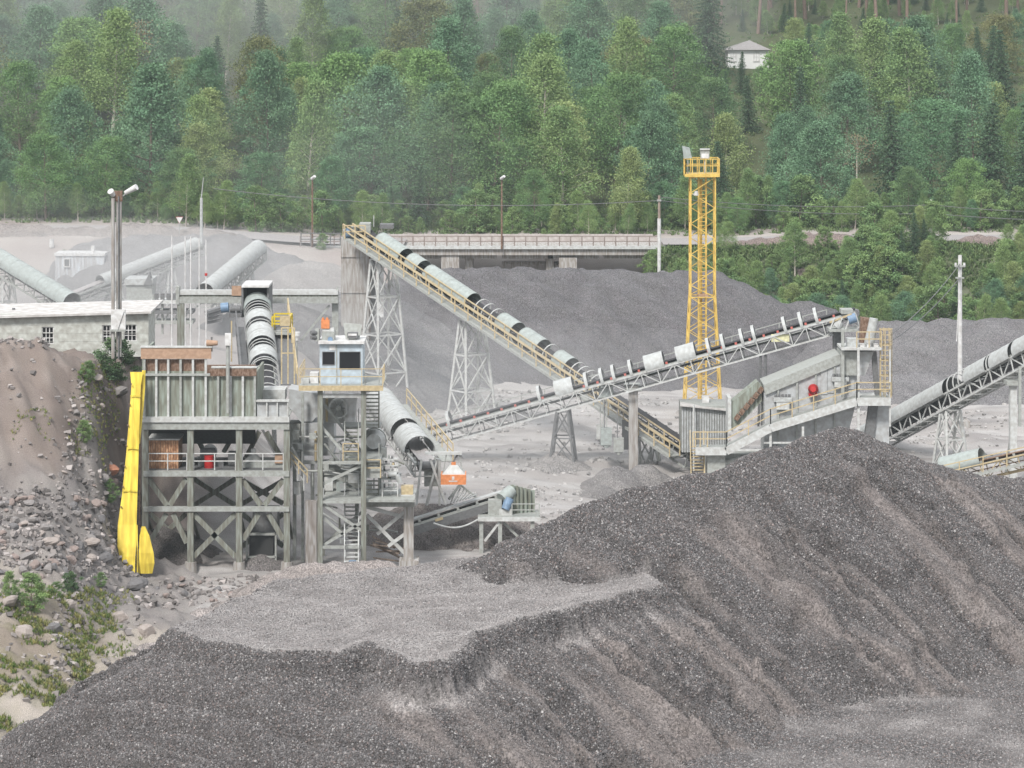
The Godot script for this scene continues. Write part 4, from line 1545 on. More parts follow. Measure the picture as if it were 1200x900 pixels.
	ppipe(tk, "end_cap", tc, tc + Vector3(0, 0, 0.18), 0.7, M.steel_pale, 0.45, 18)
	ppipe(tk, "flange", tc + Vector3(0, 0, -0.35), tc + Vector3(0, 0, -0.28), 0.76, M.steel, -1.0, 18)
	prect(tk, "saddle", 430, 528, 446, 541, d + 4.2, d + 5.0, M.steel)
	# switchgear on the deck
	var sg := thing("valve_stand", "pale stand crowded with pipes and valves on the deck right of the stairs", "machine", W(458, 586, d + 2))
	for x: float in [449, 458, 466]:
		prect(sg, "post", x - 0.7, 537, x + 0.7, 586, d + 2.0, d + 2.1, M.steel_pale)
	for y: float in [538, 545, 552, 561, 572]:
		prect(sg, "shelf", 447, y, 467, y + 1.6, d + 1.9, d + 2.5, M.steel_pale)
	var r := RandomNumberGenerator.new()
	r.seed = 8
	for i in 14:
		var x := r.randf_range(448, 464)
		var y: float = [538, 545, 552, 561, 572][i % 5]
		var hgt := r.randf_range(2.5, 5.5)
		prect(sg, "valve", x, y - hgt, x + r.randf_range(1.5, 3.5), y, d + 2.0, d + 2.3, [M.steel, M.steel_dark, M.white, M.rail_yellow][i % 4])
	ppipe(sg, "elbow_pipe", W(455, 556, d + 1.8), W(465, 556, d + 1.8), 0.16, M.hood_white)
	ppipe(sg, "elbow_pipe", W(465, 556, d + 1.8), W(469, 566, d + 1.8), 0.16, M.hood_white)
	prect(sg, "pump", 470, 570, 484, 586, d + 1.7, d + 2.4, M.rail_yellow)
	prect(sg, "pump_base", 468, 580, 486, 586, d + 1.6, d + 2.5, M.steel_pale)
	var eg := Geo.new()
	rail(eg, [W(448, 586, d + 1.3), W(466, 586, d + 1.3)], 1.0, 1.0, 0.03)
	part(th, "deck_handrail", eg, M.steel_pale)
	# pale pipework, trays and light rails in and round the tower
	for p in [[380, 512, 424, 512, 4.2], [380, 556, 424, 556, 3.9], [380, 520, 402, 548, 4.4], [404, 556, 404, 584, 4.0], [446, 545, 470, 545, 3.2], [446, 520, 446, 586, 4.0], [376, 600, 426, 632, 4.3], [356, 552, 376, 552, 3.0], [342, 524, 362, 560, 4.2], [345, 512, 372, 512, 4.6]]:
		ppipe(cr, "pipe", W(p[0], p[1], d + p[4]), W(p[2], p[3], d + p[4]), 0.07, [M.steel_pale, M.hood_white, M.steel][int(p[0]) % 3])
	for b in [[343, 505, 350, 515], [380, 560, 390, 575], [394, 566, 402, 584], [408, 556, 420, 566], [428, 566, 436, 580], [447, 525, 453, 537], [344, 565, 352, 580]]:
		prect(cr, "junction_box", b[0], b[1], b[2], b[3], d + 3.2, d + 3.7, [M.steel_pale, M.white, M.hood, M.steel][int(b[0]) % 4])
	var wr2 := Geo.new()
	rail(wr2, [W(377, 586, d + 4.3), W(424, 586, d + 4.3)], 1.05, 1.2, 0.028)
	rail(wr2, [W(342, 540, d + 4.9), W(372, 540, d + 4.9)], 1.05, 1.2, 0.028)
	rail(wr2, [W(342, 552, d + 2.8), W(356, 575, d + 2.8)], 1.0, 0.8, 0.028)
	part(cr, "service_rail", wr2, M.steel_pale)
	var orr := Geo.new()
	rail(orr, [W(340, 545, d + 2.6), W(360, 566, d + 2.6)], 0.8, 0.7, 0.03)
	part(cr, "orange_rail", orr, M.rail_yellow)
	for i in 46:
		var x0 := r.randf_range(342, 474)
		var y0 := r.randf_range(500, 640)
		if x0 > 430 and y0 < 536:
			continue
		var dep := d + r.randf_range(2.6, 4.4)
		var m: Material = [M.steel_pale, M.steel, M.hood_white, M.steel_green][i % 4]
		if i % 3 == 0:
			ppipe(cr, "pipe", W(x0, y0, dep), W(x0, y0 + r.randf_range(12, 34), dep), r.randf_range(0.03, 0.07), m)
		elif i % 3 == 1:
			ppipe(cr, "pipe", W(x0, y0, dep), W(minf(x0 + r.randf_range(10, 36), 480), y0 + r.randf_range(-3, 8), dep), r.randf_range(0.03, 0.06), m)
		else:
			prect(cr, "fitting", x0, y0, x0 + r.randf_range(3, 8), y0 + r.randf_range(3, 9), dep, dep + 0.4, m)
	# planks and scrap under the deck
	for i in 9:
		var x0 := r.randf_range(430, 445)
		var y0 := r.randf_range(630, 655)
		var s := Geo.new()
		s.bar(W(x0, y0 + r.randf_range(-6, 4), d + r.randf_range(2.2, 3.4)), W(x0 + r.randf_range(22, 36), y0 + r.randf_range(2, 12), d + r.randf_range(2.2, 3.4)), 0.25, 0.07)
		var o := solo("plank", s, M.timber, ["pale weathered plank lying in the scrap heap under the deck", "grey plank sloping in the scrap heap under the deck"][i % 2], "plank", "planks under the deck", "", W(x0, 658, d + 3))
		o.set_meta("kind", "thing")
	var bu := Geo.new()
	bu.pipe(W(413, 664, d - 0.8), W(413, 657, d - 0.8), 0.18, 0.22, 12)
	solo("bucket", bu, M.blue, "blue bucket at the foot of the lowest stair flight", "bucket", "", "", W(413, 664, d - 0.8))


# ---------------------------------------------------------------- belt conveyors
class Line:
	var a: Vector3
	var b: Vector3
	var u: Vector3
	var lat: Vector3
	var w: Vector3

	func _init(p: Vector3, q: Vector3) -> void:
		a = p
		b = q
		u = (b - a).normalized()
		lat = Vector3.UP.cross(u).normalized()
		if lat.z < 0.0:
			lat = -lat
		w = lat.cross(u).normalized()
		if w.y < 0.0:
			w = -w

	func t(px: float) -> float:
		var k := (px - 600.0) / 3600.0
		return (k * -a.z - a.x) / ((b.x - a.x) + k * (b.z - a.z))

	func at(tt: float, side := 0.0, up := 0.0) -> Vector3:
		return a.lerp(b, tt) + lat * side + w * up

	func length() -> float:
		return a.distance_to(b)


func truss(th: Node3D, l: Line, half: float, top: float, depth: float, bay: float, m: Material, r := 0.05, called := "truss") -> void:
	var n := maxi(1, roundi(l.length() / bay))
	for s: float in [1.0, -1.0]:
		var g := Geo.new()
		g.bar(l.at(0, s * half, top), l.at(1, s * half, top), r * 2.6, r * 2.6)
		g.bar(l.at(0, s * half, top - depth), l.at(1, s * half, top - depth), r * 2.4, r * 2.4)
		for i in n + 1:
			var t := float(i) / n
			g.bar(l.at(t, s * half, top), l.at(t, s * half, top - depth), r * 1.4)
			if i < n:
				var t2 := float(i + 1) / n
				if i % 2 == 0:
					g.bar(l.at(t, s * half, top), l.at(t2, s * half, top - depth), r * 1.4)
				else:
					g.bar(l.at(t, s * half, top - depth), l.at(t2, s * half, top), r * 1.4)
			if s > 0:
				g.bar(l.at(t, half, top - depth), l.at(t, -half, top - depth), r * 1.4)
		part(th, called, g, m)


func belt_parts(th: Node3D, l: Line, bw: float, m: Material, idler: Material, every := 1.2) -> void:
	var g := Geo.new()
	for s: float in [-1.0, 0.0, 1.0]:   # a trough of three strips
		var p := l.at(0, s * bw * 0.33, 0.07 if s else 0.0)
		var q := l.at(1, s * bw * 0.33, 0.07 if s else 0.0)
		g.box((p + q) * 0.5, Vector3(bw * 0.36, 0.025, p.distance_to(q)), Basis((l.lat + l.w * s * 0.4).normalized(), (l.w - l.lat * s * 0.4).normalized(), l.u))
	part(th, "belt", g, m)
	var ret := Geo.new()
	ret.box(l.at(0.5, 0, -0.5), Vector3(bw * 0.9, 0.025, l.length()), Basis(l.lat, l.w, l.u))
	part(th, "return_belt", ret, m)
	var n := roundi(l.length() / every)
	var fr := Geo.new()
	for i in n:
		var t := (i + 0.5) / n
		var g2 := Geo.new()
		for s: float in [-1.0, 1.0]:
			g2.box(l.at(t, s * bw * 0.62, 0.02), Vector3(0.10, 0.20, 0.16), Basis(l.lat, l.w, l.u))
		fr.bar(l.at(t, -bw * 0.6, -0.12), l.at(t, bw * 0.6, -0.12), 0.08)
		part(th, "idler_bracket", g2, idler)
	part(th, "idler_frame", fr, M.steel_dark)
	var ch := Geo.new()
	for s: float in [-1.0, 1.0]:
		ch.bar(l.at(0, s * bw * 0.62, -0.12), l.at(1, s * bw * 0.62, -0.12), 0.1, 0.16)
	part(th, "stringer", ch, M.steel)
	for t: float in [0.0, 1.0]:
		ppipe(th, "drum", l.at(t, -bw * 0.55, -0.24), l.at(t, bw * 0.55, -0.24), 0.26, M.steel_dark, -1.0, 12)


func hoods(th: Node3D, l: Line, spans: Array, r: float, m: Material, by_px := true) -> void:
	for s in spans:
		var t0: float = l.t(s[0]) if by_px else s[0]
		var t1: float = l.t(s[1]) if by_px else s[1]
		var g := Geo.new()
		g.shell(l.at(t0, 0, 0.08), l.at(t1, 0, 0.08), l.lat, l.w, r, -0.25, PI + 0.25, 14, 0.025)
		var n := maxi(1, roundi(absf(t1 - t0) * l.length() / 1.5))
		var o := part(th, "hood", g, m)
		var seam := Geo.new()
		for i in n + 1:
			var t := lerpf(t0, t1, float(i) / n)
			seam.shell(l.at(t, 0, 0.08) - l.u * 0.03, l.at(t, 0, 0.08) + l.u * 0.03, l.lat, l.w, r + 0.018, -0.25, PI + 0.25, 14, 0.017)
		part(o, "seam_rib", seam, m)


func hoops(th: Node3D, l: Line, pxs: Array, r: float, m: Material, wide := 0.16, by_px := true) -> void:
	for x in pxs:
		var t: float = l.t(x) if by_px else x
		var g := Geo.new()
		g.shell(l.at(t, 0, 0.08) - l.u * wide * 0.5, l.at(t, 0, 0.08) + l.u * wide * 0.5, l.lat, l.w, r, -0.3, PI + 0.3, 14, 0.04)
		part(th, "hoop", g, m)


func walkway(th: Node3D, l: Line, t0: float, t1: float, s0: float, s1: float, drop: float, m: Material, rm: Material, both := false, r := 0.035) -> void:
	var g := Geo.new()
	g.box(l.at((t0 + t1) * 0.5, (s0 + s1) * 0.5, drop), Vector3(absf(s1 - s0), 0.06, absf(t1 - t0) * l.length()), Basis(l.lat, l.w, l.u))
	g.bar(l.at(t0, s1, drop - 0.05), l.at(t1, s1, drop - 0.05), 0.06, 0.2)
	part(th, "walkway", g, m)
	for s: float in ([s1, s0] if both else [s1]):
		var h := Geo.new()
		rail(h, [l.at(t0, s, drop), l.at(t1, s, drop)], 1.05, 1.8, r)
		part(th, "handrail", h, rm)


func trestle(th: Node3D, l: Line, t: float, top: float, half: float, spread: float, ground: float, m: Material, levels: int, r := 0.09, along := 0.9) -> void:
	var g := Geo.new()
	var c := l.at(t, 0, top)
	var hu := Vector3(l.u.x, 0, l.u.z).normalized()
	var hl := Vector3(l.lat.x, 0, l.lat.z).normalized()
	var legs := []
	for i in 4:
		var sl: float = [-1.0, 1.0, 1.0, -1.0][i]
		var sa: float = [-1.0, -1.0, 1.0, 1.0][i]
		var p := c + hl * half * sl + hu * along * 0.55 * sa
		var q := Vector3(c.x, ground, c.z) + hl * (half + spread) * sl + hu * (along + spread) * sa
		legs.append([q, p])
	var o: MeshInstance3D
	for i in 4:
		var lg := Geo.new()
		lg.bar(legs[i][0], legs[i][1], r * 2)
		var mi := part(th, "trestle_leg" if levels else "leg", lg, m)
		if i == 0:
			o = mi
	for k in levels:
		var t0 := float(k) / levels
		var t1 := float(k + 1) / levels
		for i in 4:
			var j := (i + 1) % 4
			var a0: Vector3 = (legs[i][0] as Vector3).lerp(legs[i][1], t0)
			var a1: Vector3 = (legs[i][0] as Vector3).lerp(legs[i][1], t1)
			var b0: Vector3 = (legs[j][0] as Vector3).lerp(legs[j][1], t0)
			var b1: Vector3 = (legs[j][0] as Vector3).lerp(legs[j][1], t1)
			g.bar(a0, b1, r * 1.1)
			g.bar(b0, a1, r * 1.1)
			g.bar(a1, b1, r * 1.3)
	if levels:
		part(th, "trestle_bracing", g, m)


func make_feed_conveyors() -> void:
	# the hooded belt that climbs away from the hopper, seen end on
	var l := Line.new(W(314, 474, 187), W(301, 356, 204))
	var a := thing("hopper_conveyor", "belt conveyor with white arched hoods climbing away from the hopper into a black box", "conveyor", W(308, 500, 190))
	belt_parts(a, l, 1.0, M.belt, M.steel_dark)
	truss(a, l, 0.75, -0.1, 0.9, 1.4, M.steel_dark)
	hoods(a, l, [[0.34, 0.43], [0.52, 0.66], [0.72, 0.80]], 0.92, M.hood_white, false)
	hoods(a, l, [[0.90, 0.97]], 0.92, M.hood, false)
	hoops(a, l, [0.06, 0.12, 0.18, 0.235, 0.29, 0.31, 0.46, 0.49, 0.69, 0.82, 0.85, 0.88], 0.92, M.steel_pale, 0.07, false)
	walkway(a, l, 0.22, 0.93, -0.95, -2.0, -0.3, M.steel_dark, M.rail_yellow)
	walkway(a, l, 0.1, 0.8, 0.95, 1.5, -0.3, M.steel_dark, M.steel_dark)
	trestle(a, l, 0.75, -1.0, 0.8, 0.2, 4.0, M.steel_dark, 2, 0.09)
	for s: float in [-1.0, 1.0]:
		prect(a, "head_box_side", 299.0 + s * 15.0 - 1.2, 335, 299.0 + s * 15.0 + 1.2, 372, 203, 206, M.steel_dark)
	prect(a, "head_box", 285, 336, 313, 362, 205.5, 206.0, M.rubber)
	prect(a, "head_box_roof", 283, 334.5, 315, 337, 202.6, 206.2, M.white)
	prect(a, "drive_base", 268, 368, 283, 372, 202.0, 203.5, M.steel_dark)
	ppipe(a, "drive_motor", W(259, 361, 202.6), W(268, 360, 202.6), 0.33, M.blue, -1.0, 12)
	ppipe(a, "gearbox", W(270, 362, 202.6), W(282, 362, 202.6), 0.24, M.steel_dark, -1.0, 10)
	prect(a, "side_pipe", 270.5, 376, 272.0, 424, 198, 198.1, M.rail_yellow)
	var pl := thing("inspection_platform", "small yellow railed inspection platform right of the white hoods", "platform", W(330, 392, 199))
	prect(pl, "deck", 316, 390, 341, 392.5, 198.4, 200.4, M.steel)
	var g := Geo.new()
	var p0 := W(319, 390, 198.5)
	var p1 := W(340, 390, 198.5)
	rail(g, [p0, p1, p1 + Vector3(0, 0, -1.8), p0 + Vector3(0, 0, -1.8)], 1.05, 0.9, 0.05)
	part(pl, "handrail", g, M.yellow)
	prect(pl, "mesh_panel", 328, 370, 340, 382, 198.3, 198.33, M.rail_yellow)
	prect(pl, "post", 321, 392, 323.5, 440, 199.5, 199.8, M.steel_dark)
	prect(pl, "post", 327, 392, 329, 440, 199.5, 199.7, M.steel)
	prect(pl, "tail_cowl", 302, 457, 334, 469, 184.5, 186.5, M.steel_pale)
	var st := Geo.new()
	rail(st, [W(330, 450, 186), W(345, 450, 186)], 3.4, 0.5, 0.04)
	part(pl, "ladder_frame", st, M.rail_yellow)
	var lp := thing("yard_lamp", "small white lamp hanging over the yard left of the cabin", "lamp", W(348, 400, 195))
	ppipe(lp, "lamp", W(348, 389, 195), W(348, 394, 195), 0.22, M.white, 0.16)
	ppipe(lp, "neck", W(348, 394, 195), W(348, 399, 195), 0.09, M.white)
	ppipe(lp, "post", W(348, 399, 195.05), W(348, 470, 195.05), 0.05, M.steel)
	# crane beam across
	var c := thing("gantry_crane", "long grey double beam gantry crossing behind the hopper", "gantry", W(300, 400, 207))
	var d := 207.5
	prect(c, "beam", 207, 340, 396, 345.5, d, d + 0.5, M.steel_pale)
	prect(c, "beam", 207, 348, 396, 355.5, d - 0.06, d + 0.44, M.steel)
	prect(c, "web", 208, 345.5, 395, 348, d + 0.1, d + 0.35, M.steel_green)
	prect(c, "leg", 207.5, 355.5, 215.5, 430, d - 0.03, d + 0.4, M.steel_green)
	prect(c, "leg", 389, 340, 396.5, 470, d + 0.5, d + 0.9, M.steel)
	prect(c, "end_plate", 206, 336, 210, 357, d - 0.1, d + 0.6, M.steel)
	pbar(c, "brace", W(386, 358, d + 0.3), W(352, 400, d + 0.3), 0.14, M.steel)
	pbar(c, "brace", W(392, 348, d + 0.3), W(396, 336, d + 0.3), 0.14, M.steel)
	prect(c, "rusty_plate", 271.5, 335, 283.5, 346.5, d - 0.12, d - 0.07, M.rust)
	# covered belt that comes down behind the cabin
	var le := Line.new(W(446, 472, 204), W(500, 541, 187))
	var e := thing("crusher_conveyor", "dusty covered belt conveyor descending from behind the cabin to the small belt", "conveyor", W(500, 590, 187))
	belt_parts(e, le, 1.0, M.dusty_belt, M.steel)
	truss(e, le, 0.7, -0.1, 0.8, 1.4, M.steel_pale)
	hoods(e, le, [[0.0, 0.56], [0.64, 0.86]], 0.98, M.hood_white, false)
	walkway(e, le, 0.02, 0.98, -1.0, -1.7, -0.1, M.steel, M.rail_yellow)
	for s in [[494, 538, 488, 592], [513, 538, 500, 592], [515, 538, 515, 592], [504, 538, 522, 590]]:
		pbar(e, "leg", W(s[0], s[1], 186.4), W(s[2], s[3], 186.4 + (s[0] - 494) * 0.03), 0.14, M.steel_pale)
	prect(e, "head_beam", 498, 530, 541, 533, 186.0, 186.3, M.steel_pale)
	prect(e, "head_chute", 497, 540, 516, 570, 187.4, 188.6, M.steel)
	pbar(e, "beam_brace", W(536, 533, 186.2), W(517, 565, 186.4), 0.1, M.steel_dark)
	# hanging magnet
	var mg := thing("magnetic_separator", "orange box magnet with a grey pyramid top hanging over the small belt", "magnet", W(531, 568, 186.3))
	prect(mg, "body", 516.5, 556.5, 546, 568, 185.5, 187.1, M.orange)
	var pt := Geo.new()
	var b0 := [W(518, 556.5, 185.6), W(545, 556.5, 185.6), W(545, 556.5, 185.6) + Vector3(0, 0, -1.4), W(518, 556.5, 185.6) + Vector3(0, 0, -1.4)]
	var t0 := [W(527, 545, 186.0), W(536, 545, 186.0), W(536, 545, 186.0) + Vector3(0, 0, -0.5), W(527, 545, 186.0) + Vector3(0, 0, -0.5)]
	for i in 4:
		var j := (i + 1) % 4
		pt.quad(b0[i], b0[j], t0[j], t0[i], (b0[i] + b0[j]) * 0.5 - (b0[0] + b0[2]) * 0.5)
	pt.quad(t0[0], t0[1], t0[2], t0[3], Vector3.UP)
	part(mg, "top_cover", pt, M.steel_pale)
	prect(mg, "terminal_box", 529, 542, 534, 546, 186.0, 186.4, M.orange)
	for s in [[519, 523], [543, 538]]:
		pbar(mg, "hanger", W(s[0], 556.5, 186.2), W(s[1], 533, 186.15), 0.05, M.steel)
	var mk := Geo.new()   # the small white mark on its front
	rect(mk, 529.6, 558.5, 532.4, 562.4, 185.48, 185.497)
	rect(mk, 526.0, 563.3, 536.0, 564.6, 185.48, 185.497)
	part(mg, "printed_mark", mk, M.white)
	# short belt to the right
	var lh := Line.new(W(478, 613, 186.5), W(590, 578, 188.0))
	var h := thing("short_conveyor", "short dust covered belt conveyor rising to a motor and corrugated screen", "conveyor", W(570, 645, 187))
	belt_parts(h, lh, 0.9, M.dusty_belt, M.steel)
	var sk := Geo.new()
	for s: float in [-1.0, 1.0]:
		sk.box(lh.at(0.5, s * 0.62, -0.42), Vector3(0.04, 0.5, lh.length() * 0.98), Basis(lh.lat, lh.w, lh.u))
	part(h, "side_plate", sk, M.steel_dark)
	var dl := Geo.new()
	dl.box(lh.at(0.5, 0, 0.12), Vector3(0.55, 0.12, lh.length() * 0.96), Basis(lh.lat, lh.w, lh.u))
	part(h, "dusty_load", dl, M.hood_white)
	pbar(h, "marker_plate", lh.at(0.25, 0.66, -0.2), lh.at(0.33, 0.66, -0.2), 0.03, M.rail_yellow, 0.16)
	ppipe(h, "motor", W(588, 585, 186.9), W(600, 574, 187.4), 0.42, M.hood, 0.36, 14)
	ppipe(h, "motor_fan_cover", W(592, 597, 186.6), W(597, 584, 186.8), 0.24, M.blue, 0.3, 12)
	prect(h, "gearbox", 572, 586, 588, 606, 186.7, 187.6, M.steel)
	prect(h, "motor_base", 585, 597, 600, 606, 186.6, 187.6, M.steel_pale)
	prect(h, "platform", 560, 606, 633, 609.5, 186.0, 188.6, M.steel)
	prect(h, "platform_edge", 560, 606.5, 633, 611, 185.9, 186.0, M.steel_pale)
	for i in 6:
		prect(h, "screen_sheet", 598.0 + i * 4.8, 568.0 + i * 1.3, 602.2 + i * 4.8, 605.5, 187.2 + i * 0.14, 187.3 + i * 0.14, M.panel)
		prect(h, "screen_rib", 602.2 + i * 4.8, 568.5 + i * 1.3, 602.8 + i * 4.8, 605.5, 187.1 + i * 0.14, 187.35 + i * 0.14, M.panel)
	var rg := Geo.new()
	rail(rg, [W(600, 606, 186.1), W(632, 606, 186.1), W(632, 606, 188.5)], 0.8, 1.2, 0.03)
	part(h, "handrail", rg, M.steel)
	for s in [[564, 611, 564, 652], [586, 611, 586, 652], [624, 611, 624, 652]]:
		pbar(h, "leg", W(s[0], s[1], 186.2), W(s[2], s[3], 186.2), 0.24, M.steel)
	pbar(h, "brace", W(585, 612, 186.15), W(568, 634, 186.15), 0.14, M.steel_pale)
	pbar(h, "brace", W(590, 612, 186.6), W(610, 632, 186.6), 0.14, M.steel)
	var cb := Geo.new()
	var prev := W(508, 613, 186)
	for i in 8:
		var x := 508.0 + (i + 1) * 6.5
		var nx := W(x, 613.0 + 9.0 * sin(PI * (i + 1) / 9.0) + (i + 1) * -0.9, 186)
		cb.pipe(prev, nx, 0.06, 0.06, 6)
		prev = nx
	part(h, "hanging_hose", cb, M.hood_white)
	var grate := thing("bar_screen", "grey grating frame tilted behind the orange magnet", "grating", W(545, 590, 189))
	for i in 7:
		pbar(grate, "bar", W(528.0 + i * 3.5, 590.0 - i * 1.0, 189), W(536.0 + i * 3.8, 570.0 + i * 1.5, 189.6), 0.06, M.steel_pale)
	pbar(grate, "frame", W(526, 585, 188.9), W(540, 567, 189.5), 0.12, M.steel)
	pbar(grate, "frame", W(538, 567, 189.5), W(562, 586, 189.5), 0.12, M.steel)


func make_conveyors() -> void:
	# B: from the storage bin's head down to the screening plant
	var l := Line.new(W(424, 269, 254), W(815, 529, 220))
	var b := thing("long_conveyor", "long belt conveyor with pale green hoods and a yellow walkway, descending across the grey pile", "conveyor", W(600, 480, 240))
	belt_parts(b, l, 1.0, M.belt, M.steel_dark)
	truss(b, l, 0.7, -0.1, 1.1, 1.6, M.steel)
	hoods(b, l, [[447, 475], [483, 496], [504, 554], [589, 606], [615, 636], [655, 669]], 0.78, M.hood)
	hoops(b, l, [565, 573, 582, 645, 677, 684, 691, 699, 706], 0.8, M.steel_pale, 0.09)
	walkway(b, l, 0.0, 0.985, 0.8, 1.75, -0.55, M.steel, M.rail_yellow, true, 0.045)
	trestle(b, l, l.t(452), -1.2, 0.9, 0.65, 0.0, M.steel_pale, 4, 0.085, 0.9)
	trestle(b, l, l.t(556), -1.2, 0.9, 0.6, 0.0, M.steel_pale, 3, 0.085, 0.7)
	trestle(b, l, l.t(760), -1.2, 0.8, 0.2, -1.4, M.steel, 1, 0.08, 0.5)
	prect(b, "head_platform", 404, 280, 432, 282.5, 252.5, 256, M.steel)
	var hg := Geo.new()
	rail(hg, [W(404, 280, 252.6), W(428, 280, 252.6)], 1.1, 1.0, 0.05)
	part(b, "handrail", hg, M.rail_yellow)
	ppipe(b, "drive_motor", W(404, 274, 253), W(411, 272, 253), 0.4, M.blue, -1.0, 12)
	prect(b, "gearbox", 411, 266, 418, 278, 252.8, 253.6, M.steel)
	prect(b, "head_frame", 421, 262, 434, 274, 253.2, 255, M.steel)
	prect(b, "sensor_box", 445, 263, 461, 268, 254.5, 256, M.steel_dark)
	pbar(b, "sensor_mast", W(438, 266, 254), W(438, 252, 254), 0.08, M.steel)
	prect(b, "white_duct", 443.5, 284, 449.5, 372, 256, 256.6, M.white)
	# the storage bin that it fills
	var bin := thing("storage_bin", "tall grey bin with streaks of rust under the head of the long conveyor", "silo", W(419, 475, 258))
	prect(bin, "front_wall", 400, 279, 432, 480, 257, 257.4, M.concrete)
	prect(bin, "side_wall", 399.6, 279.2, 402, 480, 257.4, 261, M.concrete)
	prect(bin, "side_wall", 431, 279.2, 434, 480, 257.4, 261, M.rust_brown)
	prect(bin, "back_wall", 400, 279.5, 432, 480, 261, 261.3, M.concrete)
	prect(bin, "stiffener", 432, 290, 440, 470, 258, 258.5, M.steel_dark)
	for i in 3:
		prect(bin, "band", 399.4, 300.0 + i * 42.0, 432.6, 301.5 + i * 42.0, 256.9, 257.0, M.concrete)
	# C: from the ground at the left up to the screening plant
	var lc := Line.new(W(486, 508, 223.5), W(1002, 363, 219.5))
	var c := thing("truss_conveyor", "long open truss conveyor with white hoops climbing right, in front of the long conveyor", "conveyor", W(740, 560, 224))
	belt_parts(c, lc, 1.0, M.belt, mat("idler_red", lin(0.40, 0.11, 0.09), 0.7), 1.05)
	truss(c, lc, 0.75, -0.16, 1.05, 1.25, M.steel_pale, 0.045)
	hoods(c, lc, [[653, 673], [758, 779], [795, 816]], 0.85, M.hood_white)
	hoops(c, lc, [528, 634, 689, 707, 721, 741, 832, 849, 871, 885, 921, 940, 958], 0.86, M.hood_white, 0.22)
	walkway(c, lc, 0.02, 0.93, -0.85, -1.6, -0.6, M.steel, M.steel)
	for x: float in [641, 667]:
		pass
	trestle(c, lc, lc.t(654), -1.3, 0.75, 0.15, 0.0, M.steel_dark, 2, 0.075, 0.75)
	trestle(c, lc, lc.t(888), -1.3, 0.6, 0.0, 3.0, M.steel_dark, 0, 0.07, 0.3)
	prect(c, "concrete_pillar", 737, 452, 747.5, 600, 221.5, 222.2, M.concrete)
	prect(c, "pillar_head", 733, 455, 752, 458, 221.2, 224.5, M.steel)
	prect(c, "yellow_cover", 904, 392, 925, 400.5, 219.5, 219.7, mat("pale_yellow", lin(0.66, 0.66, 0.42), 0.8, 0.0, "blotch", 0.5))
	prect(c, "head_chute", 978, 388, 990, 412, 218.2, 219.6, M.steel_dark)
	ppipe(c, "drive_motor", W(994, 375, 217.3), W(1003, 372, 217.3), 0.34, M.blue, -1.0, 12)
	ppipe(c, "gearbox", W(980, 383, 217.4), W(985, 377, 217.4), 0.42, M.hood_white, 0.3, 12)
	prect(c, "drive_frame", 972, 386, 1006, 389, 217.0, 219, M.steel)
	pbar(c, "drive_arm", W(972, 378, 217.2), W(998, 368, 217.2), 0.12, M.rail_yellow)
	prect(c, "drive_guard", 986, 363, 1000, 368, 217.8, 219.2, M.steel)
	for i in 3:
		pbar(c, "drive_strut", W(972.0 + i * 9.0, 388, 217.1), W(978.0 + i * 9.0, 372, 217.1), 0.09, M.steel_pale)
	# cabinets that hang at the crossing
	var jb := thing("junction_box", "pale cabinet hanging on the truss conveyor where the two belts cross", "cabinet", W(709, 468, 221))
	prect(jb, "body", 702, 451, 718, 466, 221.6, 222.3, M.hood)
	prect(jb, "lid", 702.5, 449.5, 717.5, 451, 221.5, 222.4, M.hood_white)
	for i in 3:
		prect(jb, "conduit", 703.0 + i * 3.6, 466, 704.2 + i * 3.6, 500, 221.7, 221.8, M.steel)
	for k in [[699, 498, 708, 518, 222.4, "left, half hidden, hanging box", 0], [704, 502, 717, 525, 221.4, "pale green box with a point below, hanging in the middle", 1], [719, 514, 731, 533, 221.0, "grey rounded box, rightmost and lowest of those", 2]]:
		var wt := thing("counterweight", "%s under the crossing belts" % k[5], "counterweight", W((k[0] + k[2]) * 0.5, k[3], k[4]))
		prect(wt, "body", k[0], k[1], k[2], k[3] - 3, k[4], k[4] + 0.7, [M.steel_pale, M.hood, M.steel][k[6]])
		var tp := Geo.new()
		tp.pipe(W((k[0] + k[2]) * 0.5, k[3] - 3, k[4] + 0.35), W((k[0] + k[2]) * 0.5, k[3], k[4] + 0.35), (k[2] - k[0]) * 0.026, 0.1, 8)
		part(wt, "bottom", tp, [M.steel_pale, M.hood, M.steel][k[6]])
		prect(wt, "hanger", k[0] + 4, k[1] - 34, k[0] + 5.2, k[1], k[4] + 0.3, k[4] + 0.4, M.steel_dark)
	prect(b, "rubber_curtain", 729, 492, 739, 527, 223.6, 223.8, M.rubber)
	# F and G at the right
	var lf := Line.new(W(1008, 519, 231), W(1232, 396, 209))
	var f := thing("hooded_conveyor", "pale hooded belt conveyor rising to the right edge of the picture", "conveyor", W(1110, 540, 222))
	belt_parts(f, lf, 1.0, M.belt, M.steel)
	truss(f, lf, 0.7, -0.1, 1.0, 1.4, M.steel_pale)
	hoods(f, lf, [[1008, 1118], [1143, 1167], [1173, 1195], [1200, 1228]], 1.0, M.hood_white)
	hoops(f, lf, [1124, 1131, 1137, 1170], 1.02, M.steel_pale, 0.1)
	walkway(f, lf, 0.1, 1.0, -0.9, -1.6, -0.5, M.steel, M.steel)
	trestle(f, lf, lf.t(1110), -1.1, 0.6, 0.3, 0.0, M.steel_pale, 2, 0.08, 0.6)
	prect(f, "concrete_leg", 1184, 450, 1192, 575, 211.8, 212.5, M.steel_pale)
	prect(f, "leg_head", 1180, 447, 1197, 452, 211.5, 213, M.steel)
	pbar(f, "brace", W(1190, 470, 212), W(1176, 575, 216), 0.16, M.steel)
	prect(f, "lattice_post", 1194, 430, 1197, 500, 210.5, 210.8, M.steel)
